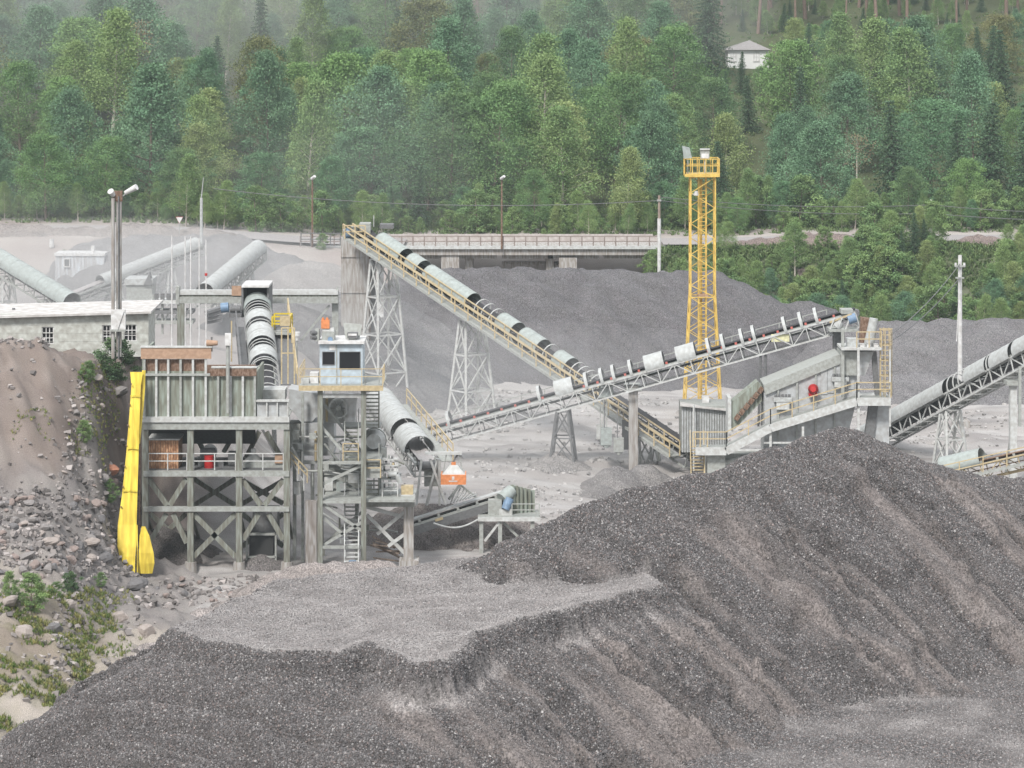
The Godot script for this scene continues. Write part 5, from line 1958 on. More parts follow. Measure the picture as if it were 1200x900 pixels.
	var lg := Line.new(W(1086, 556, 207), W(1240, 521, 203))
	var gg := thing("low_conveyor", "low belt conveyor with a rusty rail leaving the right edge behind the stockpile", "conveyor", W(1150, 565, 205))
	belt_parts(gg, lg, 0.9, M.rust_brown, M.steel)
	truss(gg, lg, 0.65, -0.1, 1.0, 1.3, M.rail_yellow, 0.04)
	walkway(gg, lg, 0.1, 1.0, 0.75, 1.3, -0.6, M.steel, M.rail_yellow)
	hoods(gg, lg, [[1106, 1152]], 0.85, M.hood)
	pbar(gg, "leg", lg.at(0.4, 0.6, -1.0), lg.at(0.4, 0.6, -1.0) * Vector3(1, 0, 1), 0.2, M.steel)
	pbar(gg, "leg", lg.at(0.8, 0.6, -1.0), lg.at(0.8, 0.6, -1.0) * Vector3(1, 0, 1), 0.2, M.steel)


func make_mast() -> void:
	var d := 247.0
	var th := thing("floodlight_mast", "tall yellow lattice floodlight mast with a railed platform, behind the small grey shed", "mast", W(823, 488, d))
	# levels: py, half width in metres
	var lev := [[207, 0.98], [225, 0.98], [243, 0.98], [261, 0.98], [279, 0.98], [297, 0.98], [315, 0.98], [333, 0.98], [347, 1.0], [367, 1.07], [387, 1.14], [408, 1.21], [430, 1.29], [452, 1.37], [474, 1.45], [488, 1.5]]
	var cx := W(823, 0, d).x
	var corner := func(i: int, k: int) -> Vector3:
		return Vector3(cx + lev[i][1] * [-1, 1, 1, -1][k], CAMH - lev[i][0] * d / F, -d + lev[i][1] * [1, 1, -1, -1][k])
	for k in 4:
		var g := Geo.new()
		for i in lev.size() - 1:
			g.bar(corner.call(i, k), corner.call(i + 1, k), 0.11 if i < 8 else 0.10)
		part(th, "leg", g, M.mast_yellow)
	for k in 4:
		var g := Geo.new()
		for i in lev.size() - 1:
			var j := (k + 1) % 4
			if i < 8:
				g.bar(corner.call(i, k if i % 2 else j), corner.call(i + 1, j if i % 2 else k), 0.06)
			else:
				g.bar(corner.call(i, k), corner.call(i + 1, j), 0.05)
				g.bar(corner.call(i, j), corner.call(i + 1, k), 0.05)
			if i in [0, 8, 11, 14]:
				g.bar(corner.call(i, k), corner.call(i, j), 0.08)
		part(th, "lattice", g, M.mast_yellow)
	# ladder shaft in the middle
	var sh := Geo.new()
	for s in [[-0.3, 0.2], [0.3, 0.2], [-0.3, -0.4], [0.3, -0.4]]:
		sh.bar(Vector3(cx + s[0], 0, -d + s[1]), Vector3(cx + s[0], CAMH - 207 * d / F, -d + s[1]), 0.11)
	for i in 62:
		var y := 0.2 + i * 0.31
		sh.bar(Vector3(cx - 0.3, y, -d + 0.2), Vector3(cx + 0.3, y, -d + 0.2), 0.05)
	part(th, "ladder", sh, M.mast_yellow)
	prect(th, "cable_duct", 820, 210, 823, 488, d + 0.5, d + 0.6, M.mast_yellow)
	prect(th, "rest_platform", 818, 345, 830, 349, d - 0.3, d + 0.9, M.rust)
	prect(th, "platform", 803, 204, 843.5, 207.5, d - 1.3, d + 1.3, M.mast_yellow)
	var g2 := Geo.new()
	var p := [W(803.5, 204, d - 1.25), W(843, 204, d - 1.25), W(843, 204, d - 1.25) + Vector3(0, 0, -2.5), W(803.5, 204, d - 1.25) + Vector3(0, 0, -2.5), W(803.5, 204, d - 1.25)]
	rail(g2, p, 1.2, 0.55, 0.035)
	part(th, "handrail", g2, M.mast_yellow)
	var f1 := thing("mast_floodlight", "large pale floodlight tilted outwards at the left of the mast's platform", "floodlight", W(806, 190, d))
	var fg := Geo.new()
	fg.prism([W(799.5, 171, d - 0.8), W(808, 173, d - 0.6), W(811, 185, d - 0.6), W(801.5, 186, d - 0.9)], Vector3(0, 0, -0.35))
	part(f1, "lamp_head", fg, M.hood)
	pbar(f1, "bracket", W(806, 185, d - 0.6), W(806, 204, d - 0.6), 0.09, M.steel)
	var f2 := thing("mast_floodlight", "small white box floodlight standing in the middle of the mast's platform", "floodlight", W(826, 187, d))
	prect(f2, "lamp_head", 821, 175.5, 831.5, 186.5, d - 0.2, d + 0.3, M.steel)
	prect(f2, "lens", 822, 180, 830.5, 185.5, d - 0.24, d - 0.2, M.white)
	prect(f2, "roof", 820.5, 174.5, 832, 175.8, d - 0.3, d + 0.35, M.steel_pale)
	pbar(f2, "bracket", W(826, 186.5, d), W(826, 204, d), 0.1, M.steel)
	var f3 := thing("mast_lamp", "tiny white lamp on the mast's left leg below the platform", "lamp", W(816, 227, d))
	ppipe(f3, "bulb", W(816, 229, d - 1.15), W(816, 224, d - 1.15), 0.2, M.white, 0.14)
	ppipe(f3, "arm", W(816, 226.5, d - 1.1), W(812, 228, d - 1.0), 0.05, M.white)


# ---------------------------------------------------------------- screening plant at the right
func make_screen_plant() -> void:
	var d := 213.0
	var th := thing("screening_plant", "large grey screening plant with sloping walkway and stair, behind the stockpile's peak", "machine", W(930, 560, d))
	# housing of the screen: a sloping side wall
	var g := Geo.new()
	g.prism([W(896, 462, d + 1.4), W(985, 424, d + 1.4), W(1004, 424, d + 1.4), W(1004, 470, d + 1.4), W(996, 500, d + 1.4), W(1000, 530, d + 1.4), W(900, 560, d + 1.4), W(896, 560, d + 1.4)], Vector3(0, 0, -3.2))
	part(th, "housing", g, M.panel_grey)
	var tp := Geo.new()
	tp.prism([W(895, 451, d + 1.2), W(984, 415, d + 1.2), W(986, 426, d + 1.2), W(897, 463, d + 1.2)], Vector3(0, 0, -3.5))
	part(th, "sloping_cover", tp, M.steel)
	for i in 4:
		var rb := Geo.new()
		rb.bar(W(912.0 + i * 22.0, 457.0 - i * 9.0, d + 1.3), W(912.0 + i * 22.0, 545, d + 1.3), 0.12, 0.1)
		part(th, "rib", rb, M.steel)
	for i in 5:
		prect(th, "wall_sheet", 962.0 + i * 8.0, 427.0 - i * 1.0, 969.5 + i * 8.0, 462.0 - i * 1.5, d + 1.33, d + 1.38, M.panel_grey)
	prect(th, "chute_wall", 985, 412, 1004, 440, d + 1.0, d + 3.5, M.steel)
	# feeder belt side on the left with rusty bits
	var fs := Geo.new()
	fs.prism([W(855, 474, d + 2.4), W(888, 447, d + 2.4), W(893, 452, d + 2.4), W(893, 470, d + 2.4), W(862, 502, d + 2.4), W(855, 505, d + 2.4)], Vector3(0, 0, -1.6))
	part(th, "feeder_side", fs, M.panel)
	for i in 6:
		pbar(th, "feeder_bracket", W(862.0 + i * 5.5, 492.0 - i * 6.4, d + 2.25), W(866.0 + i * 5.5, 486.0 - i * 6.4, d + 2.25), 0.3, M.rust_brown)
	prect(th, "feeder_end", 853, 466, 857, 507, d + 2.2, d + 4.2, M.steel_pale)
	# walkway: level, steep, then a gentle slope up to the platform
	var run := [W(815, 524, d), W(851, 524, d), W(903, 497, d), W(1004, 466, d), W(1044, 466, d)]
	for i in 4:
		var s := Geo.new()
		var a: Vector3 = run[i]
		var b: Vector3 = run[i + 1]
		s.bar(a + Vector3(0, -0.28, 0.02), b + Vector3(0, -0.28, 0.02), 0.12, 0.55)
		part(th, "stringer", s, M.steel_pale)
		var k := Geo.new()
		k.quad(a, b, b + Vector3(0, 0, -1.2), a + Vector3(0, 0, -1.2), Vector3.UP)
		k.quad(a + Vector3(0, -0.06, 0), b + Vector3(0, -0.06, 0), b + Vector3(0, -0.06, -1.2), a + Vector3(0, -0.06, -1.2), Vector3.DOWN)
		part(th, "walkway_plate", k, M.steel)
		var r := Geo.new()
		rail(r, [a, b], 1.05, 1.6, 0.035)
		part(th, "handrail", r, M.rail_yellow)
	stairs(th, W(818, 572, d + 0.4), W(818, 525, d + 0.4) + Vector3(0, 0, -1.4), 0.9, Vector3.RIGHT, 13, M.rail_yellow, M.rail_yellow)
	var cage := Geo.new()
	rail(cage, [W(812, 524, d), W(829, 524, d)], 1.05, 0.5, 0.04)
	part(th, "stair_gate", cage, M.rail_yellow)
	# body below
	prect(th, "base_wall", 829, 532, 850, 575, d + 0.5, d + 3.5, M.steel)
	prect(th, "base_wall", 850, 532, 1000, 545, d + 1.6, d + 4.0, M.steel)
	prect(th, "pit", 842, 545, 900, 590, d + 2.2, d + 4.0, M.steel_dark)
	var cv := Geo.new()
	cv.prism([W(848, 541, d + 0.9), W(900, 530, d + 0.9), W(897, 540, d + 0.9), W(880, 547, d + 0.9), W(850, 550, d + 0.9)], Vector3(0, 0, -0.6))
	part(th, "curved_skirt", cv, M.steel)
	prect(th, "pipe_rail", 851, 526.5, 956, 528.5, d - 0.1, d + 0.05, M.steel_pale)
	prect(th, "pipe_rail", 895, 518, 956, 520, d + 0.3, d + 0.45, M.steel_pale)
	var fn := Geo.new()
	fn.prism([W(896, 527, d + 0.8), W(936, 527, d + 0.8), W(924, 548, d + 0.8), W(908, 548, d + 0.8)], Vector3(0, 0, -1.5))
	part(th, "funnel", fn, M.panel_grey)
	for x: float in [903, 941, 1006]:
		prect(th, "support_post", x - 1.4, 500.0 if x < 950 else 408.0, x + 1.4, 575, d + 0.1, d + 0.28, M.steel_pale)
	prect(th, "support_post", 986, 385, 989.5, 466, d + 0.6, d + 0.85, M.steel)
	prect(th, "support_post", 1042, 410, 1044, 500, d + 0.1, d + 0.25, M.steel_pale)
	var lg := Geo.new()
	lg.prism([W(1019, 469, d + 1.0), W(1030, 469, d + 1.0), W(1020, 545, d + 1.0), W(1009, 545, d + 1.0)], Vector3(0, 0, -0.5))
	part(th, "slanting_leg", lg, M.steel_dark)
	var lw := Geo.new()
	lw.prism([W(1030, 470, d + 1.2), W(1042, 470, d + 1.2), W(1042, 545, d + 1.2), W(1020, 545, d + 1.2)], Vector3(0, 0, -2.0))
	part(th, "side_wall", lw, M.panel_grey)
	prect(th, "lower_platform", 1004, 466, 1044, 469.5, d + 0.05, d + 3.0, M.steel_pale)
	var ch := Geo.new()
	ch.prism([W(1006, 412, d + 1.2), W(1024, 412, d + 1.2), W(1014, 440, d + 1.2), W(1006, 440, d + 1.2)], Vector3(0, 0, -1.5))
	part(th, "outlet_chute", ch, M.panel_grey)
	pbar(th, "dark_strut", W(1024, 412, d + 1.4), W(1028, 462, d + 1.4), 0.35, M.steel_dark)
	# upper platform and its cage ladder
	prect(th, "upper_platform", 986, 407.5, 1033, 410.5, d + 0.3, d + 3.2, M.steel_pale)
	var up := Geo.new()
	rail(up, [W(1004, 407.5, d + 0.4), W(1033, 407.5, d + 0.4), W(1033, 407.5, d + 3.1)], 1.1, 0.8, 0.035)
	part(th, "handrail", up, M.rail_yellow)
	var cg := Geo.new()
	var cc := W(1038, 0, d + 0.8)
	for i in 7:
		var an := TAU * i / 7.0
		cg.bar(Vector3(cc.x + cos(an) * 0.42, CAMH - 466 * d / F, cc.z + sin(an) * 0.42), Vector3(cc.x + cos(an) * 0.42, CAMH - 386 * d / F, cc.z + sin(an) * 0.42), 0.06)
	for i in 5:
		var y := CAMH - (388.0 + i * 18.0) * d / F
		cg.shell(Vector3(cc.x, y, cc.z), Vector3(cc.x, y + 0.07, cc.z), Vector3.RIGHT, Vector3.BACK, 0.46, 0, TAU, 12, 0.04)
	part(th, "cage_ladder", cg, M.rail_yellow)
	for i in 12:
		prect(th, "rung", 1033, 392.0 + i * 6.0, 1043, 393.0 + i * 6.0, d + 0.5, d + 0.55, M.rail_yellow)
	prect(th, "tank", 993, 397, 1006, 407.5, d + 0.9, d + 1.8, M.hood_white)
	ppipe(th, "dust_pipe", W(1018, 407, d + 1.6), W(1024, 373, d + 1.6), 0.4, M.hood_white, 0.3, 12)
	var rd := Geo.new()
	rd.prism([W(1008, 402, d + 1.8), W(1018, 402, d + 1.8), W(1022, 374, d + 1.8), W(1009, 372, d + 1.8)], Vector3(0, 0, -0.8))
	part(th, "rusty_hood", rd, M.rust_brown)
	for i in 3:
		prect(th, "small_valve", 1008.0 + i * 8.0, 403.0 - (i % 2) * 2.0, 1013.0 + i * 8.0, 407.5, d + 0.7, d + 1.1, M.white)
	# electrical boxes with caps, red drum
	for bx in [[907, 466, 928, 480], [975, 442, 995, 454]]:
		var eb := thing("terminal_box", "pale terminal box with a row of caps on the screening plant, %s one" % ("lower left" if bx[0] < 950 else "upper right"), "box", W(bx[0] + 8, bx[3], d + 1), "terminal boxes on the screening plant")
		prect(eb, "body", bx[0], bx[1], bx[2], bx[1] + 5, d + 0.9, d + 1.3, M.hood_white)
		prect(eb, "lower_body", bx[0] + 3, bx[1] + 5, bx[2] - 3, bx[3], d + 0.95, d + 1.3, M.steel_pale)
		for i in 5:
			ppipe(eb, "cap", W(bx[0] + 2 + i * 4.0, bx[1], d + 1.1), W(bx[0] + 2 + i * 4.0, bx[1] - 4, d + 1.1), 0.09, M.steel_dark)
	var dr := thing("red_motor", "round red motor on the side of the screening plant above the sloping walkway", "motor", W(953, 462, d + 1))
	ppipe(dr, "body", W(953, 456, d + 1.35), W(953, 456, d + 0.75), 0.36, M.red, -1.0, 16)
	ppipe(dr, "cover", W(953, 456, d + 0.75), W(953, 456, d + 0.6), 0.36, M.red, 0.2, 16)
	prect(dr, "foot", 948, 461, 958, 464, d + 0.8, d + 1.3, M.red)
	# shed
	var s := thing("corrugated_shed", "grey corrugated shed with a white sloping roof at the foot of the yellow mast", "shed", W(826, 520, 221))
	prect(s, "body", 799, 476, 853, 530, 219.1, 223, M.steel)
	for i in 18:
		prect(s, "corrugated_sheet", 799.0 + i * 3.0, 475.0 + i * 0.25, 800.8 + i * 3.0, 530, 219.0, 219.09, M.panel_grey)
	var rf := Geo.new()
	var q := [W(797, 474, 218.7), W(855, 480, 218.7), W(855, 472, 224.5), W(797, 467.5, 224.5)]
	rf.quad(q[0], q[1], q[2], q[3], Vector3.UP)
	for i in 4:
		rf.quad(q[i], q[(i + 1) % 4], q[(i + 1) % 4] - Vector3(0, 0.12, 0), q[i] - Vector3(0, 0.12, 0), [Vector3.BACK, Vector3.RIGHT, Vector3.FORWARD, Vector3.LEFT][i])
	part(s, "roof", rf, M.roof_white)
	prect(s, "roof_box", 823, 465, 831, 473, 221, 222, M.white)
	ppipe(s, "pole", W(813, 552, 218.3), W(813, 474, 218.3), 0.07, M.steel_pale)


# ---------------------------------------------------------------- the dusty back yard at the left
func make_back_yard() -> void:
	# white cabin container
	var d := 285.0
	var c := thing("site_cabin", "pale blue white site cabin with one small window, in the dust behind the brick building", "container", W(92, 341, d))
	prect(c, "body", 65, 300, 122, 341, d, d + 3.0, M.container)
	prect(c, "roof", 63.5, 297, 123, 300, d - 0.15, d + 3.1, M.white)
	for i in 14:
		prect(c, "wall_rib", 66.0 + i * 4.0, 301, 67.0 + i * 4.0, 340, d - 0.05, d, M.container)
	window(c, 75.5, 304, 81, 312, d - 0.12, 1, 1)
	ppipe(c, "chimney", W(109, 298, d + 1), W(109, 288, d + 1), 0.2, M.white)
	var tk := thing("water_tank", "small white tank on the slope behind the site cabin", "tank", W(61, 290, 292))
	ppipe(tk, "shell", W(60.5, 290, 292), W(60.5, 281, 292), 0.22, M.white, -1.0, 12)
	ppipe(tk, "cap", W(60.5, 281, 292), W(60.5, 280, 292), 0.26, M.white, 0.1, 12)
	# three hooded conveyors
	var yc := [
		["hooded conveyor dipping from the left edge towards the brick building's roof", W(-30, 287, 262), W(84, 356, 250), 0.85, [[-30, 84]], M.hood],
		["pale hooded conveyor rising to the right behind the lamp poles", W(76, 348, 268), W(232, 286, 280), 0.62, [[118, 230]], M.hood_white],
		["short dusty hooded conveyor left of the black head box", W(238, 346, 250), W(304, 291, 272), 0.8, [[240, 302]], M.hood_white],
	]
	for k in yc:
		var l := Line.new(k[1], k[2])
		var th := thing("yard_conveyor", k[0], "conveyor", (k[1] + k[2]) * 0.5)
		belt_parts(th, l, 0.9, M.dusty_belt, M.steel, 2.0)
		truss(th, l, 0.62, -0.1, 0.9, 1.6, M.steel)
		hoods(th, l, k[4], k[3], k[5])
		trestle(th, l, 0.35, -1.0, 0.5, 0.3, ground_h(l.at(0.35).x, -l.at(0.35).z), M.steel_pale, 2, 0.07, 0.5)
		trestle(th, l, 0.75, -1.0, 0.5, 0.3, ground_h(l.at(0.75).x, -l.at(0.75).z), M.steel_pale, 2, 0.07, 0.5)
	# blue grey bin and dark truss
	var b := thing("steel_hopper_bin", "dusty blue grey steel bin right of the twin lamp poles", "bin", W(165, 352, 262))
	prect(b, "body", 148, 334, 178, 356, 262, 265, M.steel)
	prect(b, "rim", 146, 327, 179, 334, 261.8, 265.2, M.hood_white)
	var pk := Geo.new()
	pk.prism([W(168, 334, 261.7), W(179, 334, 261.7), W(175, 320, 261.7)], Vector3(0, 0, -1.0))
	part(b, "peak", pk, M.steel_dark)
	prect(b, "sill", 146, 352, 200, 355, 261.6, 263, M.steel_pale)
	var tr := thing("old_screen_frame", "dark weathered machine frame between the brick building and the crane leg", "machine", W(190, 395, 240))
	for i in 3:
		prect(tr, "shelf_beam", 176, 352.0 + i * 12.0, 226, 356.0 + i * 12.0, 238, 240.0, [M.steel_pale, M.steel_dark, M.steel][i])
	for i in 5:
		prect(tr, "post", 178.0 + i * 11.0, 346, 180.0 + i * 11.0, 392, 238.3, 238.7, M.steel)
	for i in 6:
		prect(tr, "cell_plate", 181.0 + i * 7.0, 344, 185.5 + i * 7.0, 352, 238.2, 238.4, M.steel_dark)
	for i in 4:
		pbar(tr, "brace", W(180.0 + i * 11.0, 380, 238.5), W(191.0 + i * 11.0, 358, 238.5), 0.12, M.steel_pale)
	var sr := thing("stone_slabs", "dark stacked machine parts lying right of the white masts", "scrap", W(252, 372, 240))
	for i in 4:
		pbar(sr, "slab", W(242, 366.0 + i * 4.0, 239.0 + i * 0.3), W(260, 360.0 + i * 5.0, 240), 0.5, M.steel_dark, 0.2)


func pole(called: String, label: String, category: String, px: float, y0: float, y1: float, d: float, r: float, m: Material, group := "") -> Node3D:
	var b := W(px, y1, d)
	var th := thing(called, label, category, b, group)
	ppipe(th, "shaft", b - Vector3.UP * 0.4, W(px, y0, d), r, m, r * 0.75, 8)
	return th


func wire(label: String, a: Vector3, b: Vector3, sag: float, r := 0.035) -> void:
	var g := Geo.new()
	var n := 14
	var prev := a
	for i in n:
		var t := float(i + 1) / n
		var q := a.lerp(b, t) - Vector3.UP * sag * 4.0 * t * (1.0 - t)
		g.pipe(prev, q, r, r, 5, false)
		prev = q
	solo("power_line", g, M.wire, label, "cable", "", "", a)


func make_poles() -> void:
	# twin concrete lamp poles with a cabinet
	var d := 184.5
	var t := thing("twin_lamp_pole", "twin concrete poles with two white street lamps and a white cabinet, beside the brick building", "lamp post", W(136, 412, d))
	ppipe(t, "pole", W(132.5, 420, d), W(132.5, 232, d), 0.11, M.concrete)
	prect(t, "pole", 136.2, 226, 142, 418, d + 0.15, d + 0.45, M.concrete)
	ppipe(t, "steel_pipe", W(139.0, 420, d + 0.05), W(139.0, 230, d + 0.05), 0.05, M.steel_dark)
	prect(t, "cap", 132, 224, 143, 236, d + 0.1, d + 0.5, M.rust_brown)
	ppipe(t, "lamp_head", W(129.5, 224.0, d - 0.2), W(133, 229, d + 0.1), 0.2, M.white, 0.13, 12)
	ppipe(t, "lamp_arm", W(144, 230, d + 0.2), W(150, 225, d), 0.05, M.steel)
	ppipe(t, "lamp_head", W(147, 226, d), W(160, 219, d - 0.3), 0.13, M.white, 0.19, 12)
	prect(t, "cabinet", 130, 363, 147, 388, d - 0.25, d, M.white)
	pbar(t, "cabinet_stripe", W(138, 387, d - 0.262), W(145.5, 365, d - 0.262), 0.06, M.steel_dark, 0.02)
	prect(t, "cabinet_base", 129, 386, 147, 388.6, d - 0.27, d + 0.05, M.steel)
	# white masts
	var k := 0
	for m in [[201.5, 276, 410], [217.0, 277, 412], [223.5, 277, 412], [233.5, 279, 412], [241.5, 281, 412]]:
		var q := pole("white_mast", "thin white mast, %s of five standing together above the hopper" % ["first from the left", "second from the left", "middle one", "fourth from the left", "the red banded rightmost"][k], "mast", m[0], m[1], m[2], 218.0 + k * 1.5, 0.055, M.white, "white masts above the hopper")
		ppipe(q, "base_sleeve", W(m[0], m[2], 218.0 + k * 1.5), W(m[0], m[2] - 14, 218.0 + k * 1.5), 0.075, M.white)
		if k == 4:
			ppipe(q, "red_band", W(m[0], 323, 218.0 + k * 1.5), W(m[0], 320, 218.0 + k * 1.5), 0.1, M.red)
		k += 1
	var lm := pole("tapered_mast", "tall tapered pale mast behind the five thin white masts", "mast", 236.0, 232, 320, 288, 0.18, M.hood_white)
	ppipe(lm, "tip", W(236, 232, 288), W(238.5, 208, 288), 0.07, M.steel, 0.04)
	# street lamps along the road
	for s in [[366, "left of the long conveyor's head"], [588, "on the bridge"]]:
		var l := pole("street_lamp", "thin grey street lamp with a small white head, %s" % s[1], "street lamp", s[0], 210, 287, 297.2, 0.10, M.rust_brown, "street lamps along the road")
		ppipe(l, "arm", W(s[0], 210, 297.2), W(s[0] + 1.5, 207.5, 296.8), 0.06, M.steel)
		ppipe(l, "lamp_head", W(s[0] - 0.5, 209.5, 297.0), W(s[0] + 3.0, 206.5, 296.6), 0.17, M.white, 0.14)
	var fence := thing("road_railing", "short dark railing beside the road left of the bridge", "railing", W(375, 287, 297))
	for i in 5:
		prect(fence, "post", 352.0 + i * 11.5, 273, 353.4 + i * 11.5, 288, 296.5, 296.6, M.steel_dark)
	prect(fence, "rail", 352, 273, 399.4, 274, 296.45, 296.6, M.steel_dark)
	prect(fence, "rail", 352, 280, 399.4, 281, 296.45, 296.6, M.steel_dark)
	# yield sign, seen from behind or front: a pale triangle on its point
	var sg := thing("give_way_sign", "small pale triangular road sign pointing down, above the left road edge", "road sign", W(210, 275, 297))
	var g := Geo.new()
	g.prism([W(206.3, 254.5, 296.6), W(214.2, 254.5, 296.6), W(210.2, 261.8, 296.6)], Vector3(0, 0, -0.05))
	part(sg, "plate", g, M.white)
	var g2 := Geo.new()
	g2.prism([W(205.9, 254.1, 296.63), W(214.6, 254.1, 296.63), W(210.2, 262.3, 296.63)], Vector3(0, 0, -0.02))
	part(sg, "border", g2, M.red)
	ppipe(sg, "post", W(210.2, 256, 296.8), W(210.2, 280, 296.8), 0.04, M.steel)
	# power poles
	var p1 := pole("power_pole", "pole with a white lower half and a dark top, right of the bridge", "power pole", 772.5, 229, 330, 291, 0.16, M.timber)
	ppipe(p1, "white_sleeve", W(772.5, 325, 291), W(772.5, 256, 291), 0.175, M.white)
	prect(p1, "crossarm", 770, 234, 775, 236, 290.8, 291.2, M.steel)
	var p2 := pole("power_pole", "tall white pole in front of the pale pile at the right", "power pole", 1125.0, 299, 508, 239, 0.2, M.white)
	prect(p2, "crossarm", 1119, 311, 1131, 313, 238.6, 238.8, M.steel)
	prect(p2, "crossarm", 1120, 325, 1130, 326.5, 238.6, 238.8, M.steel)
	for x: float in [1120, 1130]:
		ppipe(p2, "insulator", W(x, 313, 238.7), W(x, 308, 238.7), 0.09, M.white)
	prect(p2, "footing", 1119, 494, 1137, 512, 238.2, 240, M.concrete)
	pbar(p2, "stay", W(1125, 320, 239), W(1121, 400, 239), 0.06, M.white)
	var p3 := pole("power_pole", "short pale pole with a bracket among the bushes at the right", "power pole", 1091.0, 234, 290, 303, 0.16, M.white)
	prect(p3, "crossarm", 1086, 249, 1095, 252, 302.6, 302.9, M.hood_white)
	var p4 := pole("power_pole", "bare thin pole top showing among trees right of the mast", "power pole", 995.0, 168, 190, 345, 0.12, M.timber)
	p4.set_meta("label", "bare thin pole top showing among the trees, right of the mast")
	# wires across the forest edge
	wire("upper power line from the pole at the bridge to the pole in the bushes", W(772.5, 231, 291), W(1091, 240, 303), 0.5)
	wire("lower power line from the pole at the bridge to the pole in the bushes", W(772.5, 235, 291), W(1091, 250, 303), 0.5)
	wire("upper power line leaving the right edge of the picture", W(1091, 240, 303), W(1400, 244, 306), 0.6)
	wire("lower power line leaving the right edge of the picture", W(1091, 250, 303), W(1400, 252, 306), 0.6)
	wire("power line from the pole at the bridge to the left over the road", W(772.5, 235, 291), W(250, 221, 308), 1.0)
	wire("upper wire from the tall white pole down to the screening plant", W(1125, 309, 239), W(1044, 392, 215), 0.4)
	wire("lower wire from the tall white pole down to the screening plant", W(1125, 325, 239), W(1044, 400, 215), 0.4)


# ---------------------------------------------------------------- trees
func leaf(g: Geo, p: Vector3, s: float, r: RandomNumberGenerator, up: float) -> void:
	var nn := Vector3(r.randfn(), r.randfn() + up, r.randfn()).normalized()
	var a := nn.cross(Vector3(r.randfn(), r.randfn(), r.randfn())).normalized()
	var b := nn.cross(a) * s * 0.62
	a *= s
	g.quad(p - a, p + b * 0.8, p + a, p - b, nn)


func make_crown(kind: String, sd: int, h: float, tone: Color, tone2: Color) -> Array:   # [crown, trunk]
	var r := RandomNumberGenerator.new()
	r.seed = sd
	var g := Geo.new()
	var t := Geo.new()
	var bend := Vector3(r.randf_range(-0.03, 0.03), 0, r.randf_range(-0.03, 0.03)) * h
	var axis := func(k: float) -> Vector3:
		return Vector3(0, h * k, 0) + bend * k * k
	var r0 := 0.011 * h + 0.03
	for i in 6:
		t.pipe(axis.call(i / 6.0), axis.call((i + 1) / 6.0), r0 * (1.05 - i / 6.0), r0 * (1.05 - (i + 1) / 6.0), 7, false)
	if kind == "spruce":
		var n := int(h * 2.2)
		for i in n:
			var k := 0.06 + 0.92 * pow(float(i) / n, 0.9)
			var reach := h * 0.23 * pow(1.02 - k, 0.8) * r.randf_range(0.75, 1.15)
			var m := 7 if k < 0.7 else 5
			for j in m:
				var an := TAU * (j + r.randf_range(-0.3, 0.3)) / m + i * 1.3
				var di := Vector3(cos(an), 0, sin(an))
				var tone_b := tone.lerp(tone2, r.randf())
				var q := int(11 + reach * 22)
				for e in q:
					var f := (e + r.randf()) / q
					var p: Vector3 = axis.call(k) + di * reach * f - Vector3.UP * reach * (0.25 * f + 0.35 * f * f - 0.25 * f * f * f) + Vector3(r.randfn(), r.randfn() * 0.5 - 0.3, r.randfn()) * 0.14
					g.tint = tone_b.lerp(tone2, r.randf() * 0.4) * r.randf_range(0.75, 1.25)
					leaf(g, p, r.randf_range(0.09, 0.165), r, 0.9)
				if k > 0.15 and k < 0.8 and j % 2 == 0:
					t.pipe(axis.call(k), axis.call(k) + di * reach * 0.7 - Vector3.UP * reach * 0.25, 0.03, 0.012, 4, false)
		return [g, t]
	var lo := 0.16
	var wide := 0.31
	var n := 84
	var per := 235
	var droop := 0.0
	if kind == "birch":
		lo = 0.22
		wide = 0.21
		droop = 0.35
		n = 80
		per = 215
	elif kind == "pine":
		lo = 0.62
		wide = 0.17
		n = 30
		per = 120
	elif kind == "shrub":
		lo = 0.04
		wide = 0.36
		n = 34
		per = 200
	elif kind == "bare":
		lo = 0.6
		wide = 0.12
		n = 16
		per = 50
	for i in n:
		var k := lo + (1.0 - lo) * pow((i + r.randf()) / n, 0.9)
		var q := (k - lo) / (1.0 - lo)
		var prof := pow(sin(PI * clampf(0.10 + 0.86 * q, 0, 1)), 0.75) if kind not in ["birch", "bluegreen"] else pow(sin(PI * clampf(0.14 + 0.85 * pow(q, 0.62), 0, 1)), 0.9)
		var an := i * 2.399 + r.randf_range(-0.5, 0.5)
		var reach := h * wide * prof * sqrt(r.randf_range(0.2, 1.0)) * r.randf_range(0.85, 1.2)
		reach *= 0.62 + 0.75 * (0.5 + 0.5 * sin(an * 2.0 + sd)) * (0.6 + 0.4 * sin(k * 11.0 + an + sd * 2.0)) + 0.22 * r.randf()
		var c: Vector3 = axis.call(minf(k, 0.97)) + Vector3(cos(an), 0, sin(an)) * reach
		var cr := (0.055 + 0.03 * prof) * h * r.randf_range(0.55, 1.45)
		cr = clampf(cr, 0.25, 1.5)
		var tone_b := tone.lerp(tone2, r.randf()) * r.randf_range(0.78, 1.22)
		for e in per:
			var o := Vector3(r.randfn(), r.randfn() * 0.62, r.randfn()) * cr * 0.55
			if droop > 0.0:
				o.y -= droop * o.length() * 1.1 * r.randf()
			g.tint = tone_b * r.randf_range(0.88, 1.14)
			leaf(g, c + o, r.randf_range(0.07, 0.135) * (0.55 if kind == "shrub" else 1.0), r, 0.7)
		if i % 2 == 0 and reach > 0.4:
			var from: Vector3 = axis.call(maxf(k - 0.1, 0.05))
			t.pipe(from, c, r0 * 0.35 * (1.1 - k), 0.015, 5, false)
	return [g, t]


var protos := {}


